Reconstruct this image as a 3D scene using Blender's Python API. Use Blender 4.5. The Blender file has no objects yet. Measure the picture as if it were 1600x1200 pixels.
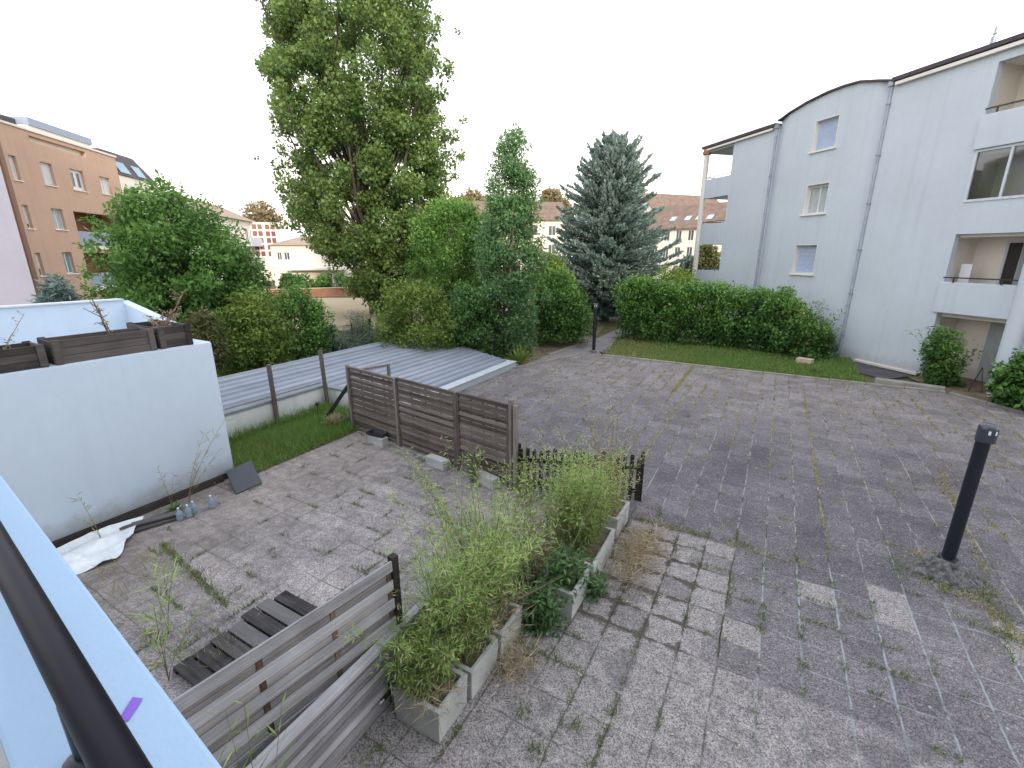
import bpy, bmesh, math, random
import numpy as np
from mathutils import Vector, Matrix

rnd = random.Random(7)
RS = np.random.RandomState
sc = bpy.context.scene
COL = sc.collection
PI = math.pi

# ------------------------------------------------------------------ survey of the place
CAM_H = 4.1
F = 719.0
TH = math.atan(205 / 719.0)
YAW = math.radians(29.5)
FW = np.array([-math.sin(YAW), math.cos(YAW), 0.0])
RT = np.array([math.cos(YAW), math.sin(YAW), 0.0])
UP = np.array([0, 0, 1.0])
EYE = np.array([0, 0, CAM_H])


def bearing(u, v, d):
    """world point seen at a bearing/elevation and a horizontal distance d from the balcony"""
    x = u - 800.0
    y = v - 600.0
    r = RT * x + FW * (F * math.cos(TH) - y * math.sin(TH)) - UP * (y * math.cos(TH) + F * math.sin(TH))
    return EYE + r * d / math.hypot(r[0], r[1])


# ------------------------------------------------------------------ object helpers
def tag(o, label=None, cat=None, group=None, kind=None):
    if label: o['label'] = label
    if cat: o['category'] = cat
    if group: o['group'] = group
    if kind: o['kind'] = kind
    return o


def thing(name, label, cat, loc=(0, 0, 0), rotz=0.0, group=None):
    o = bpy.data.objects.new(name, None)
    o.empty_display_size = 0.2
    COL.objects.link(o)
    o.location = loc
    o.rotation_euler = (0, 0, rotz)
    return tag(o, label, cat, group)


class MB:
    def __init__(s):
        s.v = []; s.f = []; s.t = []

    def add(s, vs, fs, t=0.5):
        b = len(s.v)
        s.v += [tuple(float(c) for c in p) for p in vs]
        for f in fs:
            s.f.append(tuple(b + i for i in f)); s.t.append(t)

    def quad(s, a, b, c, d, t=0.5):
        s.add([a, b, c, d], [(0, 1, 2, 3)], t)

    def box(s, x0, x1, y0, y1, z0, z1, t=0.5, M=None):
        vs = [Vector(p) for p in ((x0, y0, z0), (x1, y0, z0), (x1, y1, z0), (x0, y1, z0),
                                  (x0, y0, z1), (x1, y0, z1), (x1, y1, z1), (x0, y1, z1))]
        if M is not None: vs = [M @ p for p in vs]
        s.add(vs, [(0, 3, 2, 1), (4, 5, 6, 7), (0, 1, 5, 4), (1, 2, 6, 5), (2, 3, 7, 6), (3, 0, 4, 7)], t)

    def beam(s, a, b, w, h, t=0.5, up=(0, 0, 1)):
        """rectangular bar from a to b, w sideways, h along up"""
        a = Vector(a); b = Vector(b)
        d = (b - a); L = d.length; d.normalize()
        up = Vector(up)
        if abs(d.dot(up)) > 0.98: up = Vector((1, 0, 0))
        sd = d.cross(up).normalized(); u2 = sd.cross(d).normalized()
        M = Matrix((d, sd, u2)).transposed().to_4x4(); M.translation = a
        s.box(0, L, -w / 2, w / 2, -h / 2, h / 2, t, M)

    def tube(s, pts, rs, n=8, t=0.5, cap=True):
        pts = [Vector(p) for p in pts]
        if not hasattr(rs, '__len__'): rs = [rs] * len(pts)
        rings = []
        ref = Vector((0.31, 0.17, 0.93))
        for i, p in enumerate(pts):
            d = (pts[min(i + 1, len(pts) - 1)] - pts[max(i - 1, 0)])
            if d.length < 1e-9: d = Vector((0, 0, 1))
            d.normalize()
            if abs(d.dot(ref)) > 0.97: ref = Vector((0.9, 0.3, 0.1))
            a = d.cross(ref).normalized(); b = d.cross(a).normalized()
            rings.append([p + a * (rs[i] * math.cos(2 * PI * k / n)) + b * (rs[i] * math.sin(2 * PI * k / n)) for k in range(n)])
        vs = [q for r in rings for q in r]
        fs = []
        for i in range(len(pts) - 1):
            for k in range(n):
                k2 = (k + 1) % n
                fs.append((i * n + k, i * n + k2, (i + 1) * n + k2, (i + 1) * n + k))
        if cap:
            fs.append(tuple(range(n - 1, -1, -1)))
            fs.append(tuple((len(pts) - 1) * n + k for k in range(n)))
        s.add(vs, fs, t)

    def lathe(s, prof, n=16, loc=(0, 0, 0), t=0.5):
        vs = []; fs = []
        for (r, z) in prof:
            for k in range(n):
                a = 2 * PI * k / n
                vs.append((loc[0] + r * math.cos(a), loc[1] + r * math.sin(a), loc[2] + z))
        for i in range(len(prof) - 1):
            for k in range(n):
                k2 = (k + 1) % n
                fs.append((i * n + k, i * n + k2, (i + 1) * n + k2, (i + 1) * n + k))
        fs.append(tuple(range(n - 1, -1, -1)))
        fs.append(tuple((len(prof) - 1) * n + k for k in range(n)))
        s.add(vs, fs, t)

    def prism(s, poly, z0, z1, t=0.5):
        n = len(poly)
        vs = [(x, y, z0) for x, y in poly] + [(x, y, z1) for x, y in poly]
        fs = [tuple(range(n - 1, -1, -1)), tuple(range(n, 2 * n))]
        for i in range(n):
            j = (i + 1) % n
            fs.append((i, j, n + j, n + i))
        s.add(vs, fs, t)

    def build(s, name, mat, parent=None, bevel=0.0, smooth=False, jit=0.0, seed=1):
        me = bpy.data.meshes.new(name)
        v = s.v
        if jit:
            r = random.Random(seed)
            cache = {}
            nv = []
            for p in v:
                k = tuple(round(c, 4) for c in p)
                if k not in cache:
                    cache[k] = tuple(c + r.uniform(-jit, jit) for c in p)
                nv.append(cache[k])
            v = nv
        me.from_pydata(v, [], s.f)
        at = me.attributes.new('tint', 'FLOAT', 'FACE')
        at.data.foreach_set('value', np.array(s.t, dtype=np.float32))
        if bevel or smooth:
            bm = bmesh.new(); bm.from_mesh(me)
            bmesh.ops.remove_doubles(bm, verts=bm.verts, dist=1e-5)
            bmesh.ops.recalc_face_normals(bm, faces=bm.faces)
            if bevel:
                es = [e for e in bm.edges if len(e.link_faces) == 2 and e.calc_face_angle(0) > 0.5]
                bmesh.ops.bevel(bm, geom=es, offset=bevel, segments=2, profile=0.6, affect='EDGES', clamp_overlap=True)
            bm.to_mesh(me); bm.free()
        if smooth:
            for p in me.polygons: p.use_smooth = True
            try:
                me.set_sharp_from_angle(angle=math.radians(40))
            except Exception:
                pass
        me.materials.append(mat)
        me.update()
        o = bpy.data.objects.new(name, me)
        COL.objects.link(o)
        if parent is not None: o.parent = parent
        return o


def leaf_obj(name, mat, parent, P, A, N, L, W, T, fold=0.15):
    """many leaf-shaped quads in one mesh; P base, A axis, N normal, L length, W width, T tint"""
    n = len(P)
    A = A / (np.linalg.norm(A, axis=1, keepdims=True) + 1e-9)
    N = N - A * (N * A).sum(1, keepdims=True)
    N = N / (np.linalg.norm(N, axis=1, keepdims=True) + 1e-9)
    B = np.cross(N, A)
    L = np.broadcast_to(L, (n,))[:, None]; W = np.broadcast_to(W, (n,))[:, None]
    mid = P + A * L * 0.45 + N * W * fold
    V = np.empty((n, 4, 3), dtype=np.float32)
    V[:, 0] = P; V[:, 1] = mid + B * W * 0.5; V[:, 2] = P + A * L; V[:, 3] = mid - B * W * 0.5
    me = bpy.data.meshes.new(name)
    me.vertices.add(n * 4); me.vertices.foreach_set('co', V.ravel())
    me.loops.add(n * 4); me.loops.foreach_set('vertex_index', np.arange(n * 4, dtype=np.int32))
    me.polygons.add(n)
    me.polygons.foreach_set('loop_start', np.arange(0, n * 4, 4, dtype=np.int32))
    me.polygons.foreach_set('loop_total', np.full(n, 4, dtype=np.int32))
    at = me.attributes.new('tint', 'FLOAT', 'FACE')
    at.data.foreach_set('value', np.clip(np.asarray(T, dtype=np.float32), 0, 1))
    me.materials.append(mat)
    me.update(calc_edges=True)
    o = bpy.data.objects.new(name, me)
    COL.objects.link(o)
    if parent is not None: o.parent = parent
    return o


# ------------------------------------------------------------------ materials
class NT:
    def __init__(s, name):
        s.m = bpy.data.materials.new(name); s.m.use_nodes = True
        s.t = s.m.node_tree; s.t.nodes.clear()
        s.out = s.t.nodes.new('ShaderNodeOutputMaterial')

    def n(s, kind, **kw):
        nd = s.t.nodes.new(kind)
        for k, v in kw.items():
            if k.startswith('_'):
                setattr(nd, k[1:], v)
            else:
                s.set(nd, k, v)
        return nd

    def set(s, nd, k, v):
        key = int(k[1:]) if k[0] == 'i' and k[1:].isdigit() else k.replace('__', ' ')
        sock = nd.inputs[key]
        if hasattr(v, 'is_output'):
            s.t.links.new(v, sock)
        elif isinstance(v, (tuple, list)) and sock.type == 'RGBA' and len(v) == 3:
            sock.default_value = (*v, 1)
        else:
            sock.default_value = v

    def math(s, op, a, b=0.0, c=None, clamp=False):
        kw = dict(i0=a, i1=b)
        if c is not None: kw['i2'] = c
        nd = s.n('ShaderNodeMath', _operation=op, _use_clamp=clamp, **kw)
        return nd.outputs[0]

    def mix(s, f, a, b, mode='MIX'):
        nd = s.t.nodes.new('ShaderNodeMixRGB'); nd.blend_type = mode
        s.set(nd, 'i0', f); s.set(nd, 'i1', a); s.set(nd, 'i2', b)
        return nd.outputs[0]

    def ramp(s, f, stops):
        nd = s.t.nodes.new('ShaderNodeValToRGB')
        s.t.links.new(f, nd.inputs[0])
        e = nd.color_ramp.elements
        while len(e) < len(stops): e.new(0.5)
        for el, (p, c) in zip(e, stops):
            el.position = p
            el.color = (*c, 1) if hasattr(c, '__len__') else (c, c, c, 1)
        return nd.outputs[0]

    def coord(s, which='Object'):
        return s.n('ShaderNodeTexCoord').outputs[which]

    def mapping(s, vec, scale=(1, 1, 1), rot=(0, 0, 0)):
        nd = s.t.nodes.new('ShaderNodeMapping')
        s.t.links.new(vec, nd.inputs[0])
        nd.inputs['Scale'].default_value = scale
        nd.inputs['Rotation'].default_value = rot
        return nd.outputs[0]

    def noise(s, vec, scale, detail=4, rough=0.55, dist=0.0):
        nd = s.n('ShaderNodeTexNoise', Scale=scale, Detail=detail, Roughness=rough, Distortion=dist)
        s.t.links.new(vec, nd.inputs['Vector'])
        return nd.outputs['Fac']

    def smooth(s, x, a, b, o0=0.0, o1=1.0):
        nd = s.n('ShaderNodeMapRange', _interpolation_type='SMOOTHSTEP', i0=x, i1=a, i2=b, i3=o0, i4=o1)
        return nd.outputs[0]

    def attr(s, name='tint'):
        nd = s.t.nodes.new('ShaderNodeAttribute'); nd.attribute_name = name
        return nd.outputs['Fac']

    def bump(s, h, strength=0.4, dist=0.02):
        nd = s.n('ShaderNodeBump', Strength=strength, Distance=dist)
        s.t.links.new(h, nd.inputs['Height'])
        return nd.outputs['Normal']

    def pbr(s, color, rough=0.7, metal=0.0, normal=None, spec=0.4, **kw):
        b = s.t.nodes.new('ShaderNodeBsdfPrincipled')
        s.set(b, 'Base__Color', color); s.set(b, 'Roughness', rough); s.set(b, 'Metallic', metal)
        s.set(b, 'Specular__IOR__Level', spec)
        for k, v in kw.items(): s.set(b, k, v)
        if normal is not None: s.t.links.new(normal, b.inputs['Normal'])
        s.t.links.new(b.outputs[0], s.out.inputs[0])
        return s.m


def mat_noise(name, c0, c1, scale=3.0, rough=0.75, bump=0.2, bscale=60, bdist=0.01, metal=0.0, spec=0.35, fine=0.12, stretch=(1, 1, 1)):
    t = NT(name); co = t.mapping(t.coord(), stretch)
    a = t.noise(co, scale, 5, 0.6)
    col = t.ramp(a, [(0.3, c0), (0.7, c1)])
    f = t.noise(co, bscale, 3, 0.6)
    col = t.mix(1.0, col, t.ramp(f, [(0.25, 1 - fine), (0.75, 1 + fine)]), 'MULTIPLY')
    return t.pbr(col, rough, metal, t.bump(f, bump, bdist), spec)


def mat_plain(name, c, rough=0.6, metal=0.0, spec=0.4, **kw):
    t = NT(name)
    co = t.coord(); a = t.noise(co, 8.0, 3)
    col = t.mix(1.0, (*c,), t.ramp(a, [(0.3, 0.92), (0.7, 1.06)]), 'MULTIPLY')
    return t.pbr(col, rough, metal, None, spec, **kw)


def mat_render(name, c, stain=0.12, streak=True, dirt=0.35):
    """painted exterior render: cloudy tone, faint run-off streaks, splash dirt near the ground"""
    t = NT(name); co = t.coord('Object')
    a = t.noise(co, 0.45, 5, 0.6)
    b = t.noise(t.mapping(co, (3.0, 3.0, 0.10)), 1.2, 5, 0.7)
    g = t.noise(co, 85, 2)
    m = t.noise(co, 5.0, 5, 0.7)
    col = t.mix(1.0, (*c,), t.ramp(a, [(0.3, 1 - stain * 0.8), (0.7, 1.04)]), 'MULTIPLY')
    col = t.mix(1.0, col, t.ramp(m, [(0.25, 0.965), (0.7, 1.02)]), 'MULTIPLY')
    if streak:
        col = t.mix(1.0, col, t.ramp(b, [(0.30, 1 - stain), (0.48, 1.0)]), 'MULTIPLY')
    sx = t.n('ShaderNodeSeparateXYZ'); t.t.links.new(co, sx.inputs[0])
    d = t.math('MULTIPLY', t.smooth(t.math('SUBTRACT', sx.outputs[2], t.math('MULTIPLY', m, 0.5)), 0.28, -0.12), dirt)
    col = t.mix(d, col, (0.22, 0.20, 0.17))
    return t.pbr(col, 0.85, 0, t.bump(g, 0.3, 0.004), 0.25)


def mat_leaf(name, dark, light, trans=0.3, tcol=None, rough=0.55):
    t = NT(name)
    k = t.attr('tint')
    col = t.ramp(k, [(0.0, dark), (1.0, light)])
    p = t.t.nodes.new('ShaderNodeBsdfPrincipled')
    t.set(p, 'Base__Color', col); t.set(p, 'Roughness', rough); t.set(p, 'Specular__IOR__Level', 0.3)
    tr = t.t.nodes.new('ShaderNodeBsdfTranslucent')
    t.set(tr, 'Color', t.mix(0.5, col, tcol or light))
    mx = t.t.nodes.new('ShaderNodeMixShader'); mx.inputs[0].default_value = trans
    t.t.links.new(p.outputs[0], mx.inputs[1]); t.t.links.new(tr.outputs[0], mx.inputs[2])
    t.t.links.new(mx.outputs[0], t.out.inputs[0])
    return t.m


def mat_wood(name, dark, light, stretch, spec=0.25):
    """weathered boards: grain stretched along the board, tone by board"""
    t = NT(name); co = t.coord('Object')
    g = t.noise(t.mapping(co, stretch), 1.0, 6, 0.7)
    blot = t.noise(co, 2.2, 4)
    k = t.attr('tint')
    f = t.math('ADD', t.math('MULTIPLY', g, 0.75), t.math('MULTIPLY', k, 0.5))
    f = t.math('ADD', f, t.math('MULTIPLY', t.math('SUBTRACT', blot, 0.5), 0.5))
    col = t.ramp(f, [(0.28, dark), (0.62, tuple((a + b) / 2 for a, b in zip(dark, light))), (0.95, light)])
    return t.pbr(col, 0.85, 0, t.bump(g, 0.5, 0.006), spec)


def paving(name, mode):
    """concrete slabs on a 0.385 m grid with weathered joints"""
    t = NT(name); co = t.coord('Object')
    sx = t.n('ShaderNodeSeparateXYZ'); t.t.links.new(co, sx.inputs[0])
    wob = t.math('ADD', t.noise(co, 1.3, 2), t.math('MULTIPLY', t.math('SUBTRACT', t.noise(co, 16, 3), 0.5), 0.30))
    X = t.math('ADD', sx.outputs[0], t.math('MULTIPLY', t.math('SUBTRACT', wob, 0.5), 0.05))
    Y = t.math('ADD', sx.outputs[1], t.math('MULTIPLY', t.math('ADD', t.math('SUBTRACT', t.noise(t.mapping(co, (1, 1, 1), (0, 0, 1.0)), 1.7, 2), 0.5), t.math('MULTIPLY', t.math('SUBTRACT', t.noise(co, 14, 3), 0.5), 0.30)), 0.05))
    S = 0.385
    u = t.math('DIVIDE', t.math('SUBTRACT', X, 1.13 - 40 * S), S)
    v = t.math('DIVIDE', t.math('SUBTRACT', Y, 4.33 - 40 * S), S)
    fu = t.math('FRACT', u); fv = t.math('FRACT', v)
    du = t.math('MULTIPLY', t.math('MINIMUM', fu, t.math('SUBTRACT', 1.0, fu)), S)
    dv = t.math('MULTIPLY', t.math('MINIMUM', fv, t.math('SUBTRACT', 1.0, fv)), S)
    cell = t.n('ShaderNodeCombineXYZ', i0=t.math('FLOOR', u), i1=t.math('FLOOR', v))
    wn = t.n('ShaderNodeTexWhiteNoise', _noise_dimensions='2D'); t.t.links.new(cell.outputs[0], wn.inputs['Vector'])
    cr = wn.outputs['Value']
    agg = t.n('ShaderNodeTexVoronoi', Scale=95.0); t.t.links.new(co, agg.inputs['Vector'])
    aggc = t.n('ShaderNodeSeparateColor'); t.t.links.new(agg.outputs['Color'], aggc.inputs[0])
    aggr = aggc.outputs[0]
    fine = t.noise(co, 120, 3, 0.7)
    mid = t.noise(co, 7, 5, 0.65)
    big = t.noise(co, 0.55, 4, 0.6, 0.6)
    if mode == 'court':
        dark = t.ramp(t.math('ADD', t.math('MULTIPLY', big, 0.7), t.math('MULTIPLY', mid, 0.35)),
                      [(0.36, (0.088, 0.081, 0.090)), (0.58, (0.146, 0.134, 0.143)), (0.75, (0.210, 0.190, 0.190))])
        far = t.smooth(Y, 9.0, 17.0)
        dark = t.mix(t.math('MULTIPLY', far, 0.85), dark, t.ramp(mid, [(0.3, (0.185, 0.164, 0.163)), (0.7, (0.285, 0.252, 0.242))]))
        dark = t.mix(1.0, dark, t.ramp(cr, [(0.0, 0.86), (1.0, 1.16)]), 'MULTIPLY')
        speck = t.ramp(aggr, [(0.0, 0.42), (0.55, 0.92), (0.9, 1.4), (1.0, 2.4)])
        dark = t.mix(0.85, dark, speck, 'MULTIPLY')
        lightc = t.ramp(mid, [(0.3, (0.21, 0.193, 0.19)), (0.7, (0.325, 0.299, 0.290))])
        lightc = t.mix(0.9, lightc, t.ramp(aggr, [(0.0, 0.35), (0.4, 0.9), (1.0, 1.6)]), 'MULTIPLY')
        # near zone (Y < 4.33) pale aggregate slabs, darker towards the right
        near = t.smooth(Y, 4.38, 4.30)
        right = t.smooth(X, -0.2, 2.8)
        nearl = t.math('MULTIPLY', near, t.math('SUBTRACT', 1.0, t.math('MULTIPLY', right, t.smooth(t.math('ADD', big, t.math('MULTIPLY', mid, 0.25)), 0.5, 0.68, 0.75, 0.35))))
        nearl = t.math('MULTIPLY', nearl, t.smooth(t.math('ADD', t.math('MULTIPLY', mid, 0.8), t.math('MULTIPLY', cr, 0.12)), 0.3, 0.55, 0.6, 0.95))
        # transition band 4.3 .. 6.6: some pale replacement slabs, more of them on the left
        band = t.math('MULTIPLY', t.smooth(Y, 6.62, 6.55), t.smooth(Y, 4.30, 4.36))
        pale = t.math('GREATER_THAN', cr, t.math('ADD', 0.86, t.math('MULTIPLY', t.smooth(X, 0.2, -0.9), -0.62)))
        bandl = t.math('MULTIPLY', t.math('MULTIPLY', band, pale), 0.9)
        mixf = t.math('MAXIMUM', nearl, bandl)
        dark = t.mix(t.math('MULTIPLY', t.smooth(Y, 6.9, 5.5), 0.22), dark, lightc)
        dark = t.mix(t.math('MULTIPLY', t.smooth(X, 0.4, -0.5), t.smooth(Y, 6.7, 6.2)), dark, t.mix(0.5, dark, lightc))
        mixf = t.math('MULTIPLY', mixf, t.smooth(t.math('ADD', t.math('MINIMUM', du, dv), t.math('MULTIPLY', t.math('SUBTRACT', t.noise(co, 14, 4), 0.5), 0.09)), -0.012, 0.008, 0.25, 1.0))
        base = t.mix(mixf, dark, lightc)
        # small pale spots (lichen, gum, paint)
        vo = t.n('ShaderNodeTexVoronoi', Scale=9.0); t.t.links.new(co, vo.inputs['Vector'])
        vs = t.n('ShaderNodeSeparateColor'); t.t.links.new(vo.outputs['Color'], vs.inputs[0])
        spot = t.math('MULTIPLY', t.smooth(vo.outputs['Distance'], 0.14, 0.07), t.math('GREATER_THAN', vs.outputs[0], 0.9))
        base = t.mix(t.math('MULTIPLY', spot, 0.75), base, (0.42, 0.43, 0.42))
        ju = t.smooth(du, t.math('ADD', 0.004, t.math('MULTIPLY', t.noise(co, 3.0, 3), 0.024)), 0.002)
        jv = t.smooth(dv, t.math('ADD', 0.003, t.math('MULTIPLY', t.noise(co, 2.3, 3), 0.020)), 0.002)
        vis = t.smooth(t.noise(co, 0.9, 3), 0.36, 0.56)
        jv = t.math('MULTIPLY', jv, t.math('MULTIPLY', vis, t.smooth(Y, 6.4, 7.2, 0.8, 0.3)))
        ju = t.math('MULTIPLY', ju, t.smooth(t.noise(t.mapping(co, (1.6, 0.35, 1)), 1.0, 3), 0.3, 0.5, 0.35, 1.0))
        j = t.math('MAXIMUM', ju, jv)
        jn = t.noise(co, 2.4, 5, 0.75)
        jc = t.ramp(jn, [(0.36, (0.045, 0.042, 0.036)), (0.45, (0.09, 0.085, 0.05)), (0.52, (0.26, 0.27, 0.26)), (0.62, (0.30, 0.29, 0.24)), (0.7, (0.22, 0.19, 0.10))])
        jn2 = t.math('ADD', jn, t.smooth(X, -0.2, 0.6, -0.12, 0.10))
        jd = t.mix(t.smooth(Y, 6.9, 6.3), jc, t.ramp(jn2, [(0.40, (0.03, 0.028, 0.022)), (0.48, (0.08, 0.08, 0.045)), (0.56, (0.29, 0.32, 0.34))]))
        nearj = t.math('MULTIPLY', t.math('MULTIPLY', j, t.smooth(t.noise(co, 4.5, 4), 0.34, 0.5, 0.25, 1.0)), t.smooth(Y, 4.2, 4.5, 0.6, 1.0))
        col = t.mix(nearj, base, jd)
        # wide mossy joints beside the planters
        mw = t.math('MULTIPLY', t.math('SUBTRACT', t.noise(co, 4.5, 5, 0.7), t.smooth(X, -1.3, 0.0, 0.40, 0.50)), 0.36)
        moss = t.math('MULTIPLY', t.smooth(t.math('SUBTRACT', t.math('MINIMUM', du, dv), mw), 0.006, -0.004), t.smooth(X, 0.3, -0.5))
        moss = t.math('MULTIPLY', moss, t.math('MULTIPLY', t.smooth(Y, 4.1, 4.4), t.smooth(Y, 6.8, 6.4)))
        col = t.mix(t.math('MULTIPLY', moss, 0.78), col, (0.055, 0.050, 0.034))
        stain = t.smooth(t.noise(co, 0.8, 5, 0.6, 1.0), 0.55, 0.68)
        col = t.mix(t.math('MULTIPLY', stain, 0.4), col, (0.075, 0.071, 0.078))
    else:
        base = t.ramp(t.math('ADD', t.math('MULTIPLY', big, 0.55), t.math('MULTIPLY', mid, 0.5)),
                      [(0.38, (0.155, 0.141, 0.148)), (0.53, (0.275, 0.25, 0.248)), (0.68, (0.39, 0.352, 0.338))])
        # dirt drags along the slabs
        drag = t.noise(t.mapping(co, (0.5, 2.2, 1), (0, 0, 0.15)), 1.3, 6, 0.7, 0.4)
        base = t.mix(0.85, base, t.ramp(drag, [(0.32, 0.70), (0.6, 1.08)]), 'MULTIPLY')
        base = t.mix(1.0, base, t.ramp(cr, [(0.0, 0.9), (1.0, 1.1)]), 'MULTIPLY')
        base = t.mix(0.9, base, t.ramp(aggr, [(0.0, 0.45), (0.5, 0.95), (1.0, 1.5)]), 'MULTIPLY')
        brown = t.smooth(X, -5.0, -7.6)
        base = t.mix(t.math('MULTIPLY', brown, 0.55), base, t.ramp(mid, [(0.3, (0.16, 0.135, 0.118)), (0.7, (0.30, 0.255, 0.22))]))
        ju = t.smooth(du, 0.010, 0.003); jv = t.smooth(dv, 0.009, 0.003)
        vis = t.smooth(t.noise(co, 1.0, 3), 0.42, 0.58)
        j = t.math('MULTIPLY', t.math('MAXIMUM', ju, jv), vis)
        col = t.mix(t.math('MULTIPLY', j, 0.6), base, (0.05, 0.047, 0.04))
    h = t.math('ADD', t.math('MULTIPLY', fine, 0.4), t.math('MULTIPLY', aggr, 0.4))
    h = t.math('SUBTRACT', h, t.math('MULTIPLY', t.smooth(t.math('MINIMUM', du, dv), 0.012, 0.004), 1.2))
    return t.pbr(col, 0.88, 0, t.bump(h, 0.5, 0.006), 0.25)


M = {}
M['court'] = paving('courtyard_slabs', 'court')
M['terrace'] = paving('terrace_slabs', 'terrace')
M['soil'] = mat_noise('dry_soil', (0.09, 0.065, 0.04), (0.24, 0.19, 0.13), 2.2, 0.95, 0.6, 25, 0.03)
M['terrain'] = mat_noise('rough_ground', (0.06, 0.07, 0.03), (0.13, 0.12, 0.06), 0.3, 0.95, 0.4, 8, 0.05)
M['sand'] = mat_noise('dry_field', (0.30, 0.24, 0.15), (0.42, 0.34, 0.22), 0.25, 0.95, 0.2, 6, 0.03)
M['turf'] = mat_noise('turf_soil', (0.0525, 0.0750, 0.0180), (0.1200, 0.1500, 0.0450), 1.6, 0.95, 0.4, 30, 0.02)
M['path'] = mat_noise('asphalt_path', (0.1820, 0.1690, 0.1690), (0.2600, 0.2405, 0.2340), 1.5, 0.9, 0.4, 80, 0.01)
M['kerb'] = mat_noise('kerb_concrete', (0.20, 0.185, 0.16), (0.34, 0.32, 0.28), 2.5, 0.9, 0.4, 50, 0.01)
M['concrete'] = mat_noise('planter_concrete', (0.3120, 0.3185, 0.3055), (0.5200, 0.5265, 0.5005), 2.8, 0.9, 0.35, 70, 0.006, fine=0.18)
M['darkconc'] = mat_noise('stained_concrete', (0.035, 0.035, 0.034), (0.25, 0.245, 0.24), 13.0, 0.9, 1.0, 55, 0.03, fine=0.5)
M['white'] = mat_render('white_render', (0.58, 0.675, 0.765), 0.05, True, 0.55)
M['parapet'] = mat_render('parapet_paint', (0.38, 0.525, 0.70), 0.05, False, 0.0)
M['white2'] = mat_render('white_wall_paint', (0.66, 0.68, 0.66), 0.2)
M['greyfac'] = mat_render('blue_grey_render', (0.575, 0.63, 0.675), 0.08, True, 0.45)
M['cream'] = mat_render('cream_render', (0.86, 0.79, 0.69), 0.06)
M['creamwhite'] = mat_render('warm_white_paint', (0.82, 0.77, 0.70), 0.05)
M['soffit'] = mat_plain('soffit_grey', (0.42, 0.43, 0.42), 0.8)
M['orange'] = mat_render('ochre_orange_render', (0.58, 0.40, 0.295), 0.10)
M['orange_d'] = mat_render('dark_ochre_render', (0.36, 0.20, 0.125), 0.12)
M['lilac'] = mat_render('lilac_grey_render', (0.35, 0.355, 0.45), 0.08)
M['slate'] = mat_noise('roof_slate', (0.05, 0.045, 0.055), (0.10, 0.085, 0.095), 1.5, 0.7, 0.4, 12, 0.02)
M['tiles'] = mat_noise('brown_roof_tiles', (0.155, 0.105, 0.08), (0.25, 0.18, 0.14), 1.2, 0.85, 0.5, 9, 0.03, fine=0.2)
M['tiles_l'] = mat_noise('faded_roof_tiles', (0.30, 0.22, 0.16), (0.40, 0.31, 0.24), 1.0, 0.85, 0.5, 9, 0.03)
M['zincblue'] = mat_plain('blue_zinc', (0.30, 0.36, 0.46), 0.5, 0.2)
M['pipe'] = mat_noise('zinc_pipe', (0.30, 0.34, 0.40), (0.42, 0.46, 0.52), 3.0, 0.5, 0.1, 40, 0.003, metal=0.3)
M['frame'] = mat_plain('white_window_frame', (0.74, 0.74, 0.74), 0.45)
M['framegrey'] = mat_plain('pale_grey_frame', (0.62, 0.65, 0.70), 0.4)
M['pane'] = mat_plain('dark_window_glass', (0.10, 0.115, 0.13), 0.08, 0.0, 0.7)
M['paneteal'] = mat_plain('teal_window_glass', (0.16, 0.30, 0.33), 0.08, 0.0, 0.8)
M['shutter'] = mat_plain('pale_roller_shutter', (0.47, 0.56, 0.72), 0.55)
M['shutterw'] = mat_plain('white_roller_shutter', (0.72, 0.71, 0.72), 0.55)
M['curtain'] = mat_noise('net_curtain', (0.34, 0.38, 0.38), (0.52, 0.56, 0.56), 6, 0.7, 0.1, 30, 0.005, stretch=(5, 5, 0.5))
M['darkdoor'] = mat_plain('dark_doorway', (0.03, 0.025, 0.022), 0.5)
M['railmetal'] = mat_plain('dark_rail_metal', (0.06, 0.055, 0.055), 0.4, 0.3)
M['terracotta'] = mat_plain('terracotta_cap', (0.40, 0.16, 0.09), 0.7)
M['brick'] = mat_noise('red_brick', (0.33, 0.15, 0.10), (0.46, 0.24, 0.16), 1.2, 0.9, 0.4, 14, 0.02, fine=0.25)
M['navy'] = mat_plain('dark_navy_paint', (0.012, 0.014, 0.024), 0.35, 0.0, 0.5)
M['lamphead'] = mat_plain('smoked_lamp_head', (0.045, 0.055, 0.075), 0.2, 0.0, 0.6)
M['lens'] = mat_plain('glint_and_cap_white', (0.75, 0.78, 0.8), 0.15)
M['black'] = mat_plain('black_painted_wood', (0.014, 0.013, 0.013), 0.6)
M['blackplastic'] = mat_plain('black_plastic', (0.018, 0.018, 0.022), 0.4)
M['rail'] = mat_noise('black_gloss_rail', (0.003, 0.003, 0.008), (0.006, 0.006, 0.014), 9.0, 0.42, 0.06, 160, 0.001, metal=0.0, spec=0.16)
M['slateplate'] = mat_plain('dark_grey_board', (0.045, 0.05, 0.062), 0.5)
M['purple'] = mat_plain('purple_tape', (0.22, 0.10, 0.56), 0.5)
M['plasticsheet'] = mat_noise('white_plastic_sheet', (0.60, 0.64, 0.66), (0.76, 0.79, 0.80), 3, 0.4, 0.3, 9, 0.03)
M['bottle'] = mat_plain('clear_blue_bottle', (0.30, 0.38, 0.46), 0.1, 0.0, 0.6, Alpha=0.75)
M['cyan'] = mat_plain('cyan_plastic', (0.03, 0.45, 0.65), 0.35)
M['litterpale'] = mat_plain('pale_scrap', (0.62, 0.60, 0.58), 0.7)
M['litterpink'] = mat_plain('pinkish_scrap', (0.6, 0.5, 0.5), 0.6)
M['greenbag'] = mat_plain('green_plastic_bag', (0.16, 0.42, 0.26), 0.4)
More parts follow.
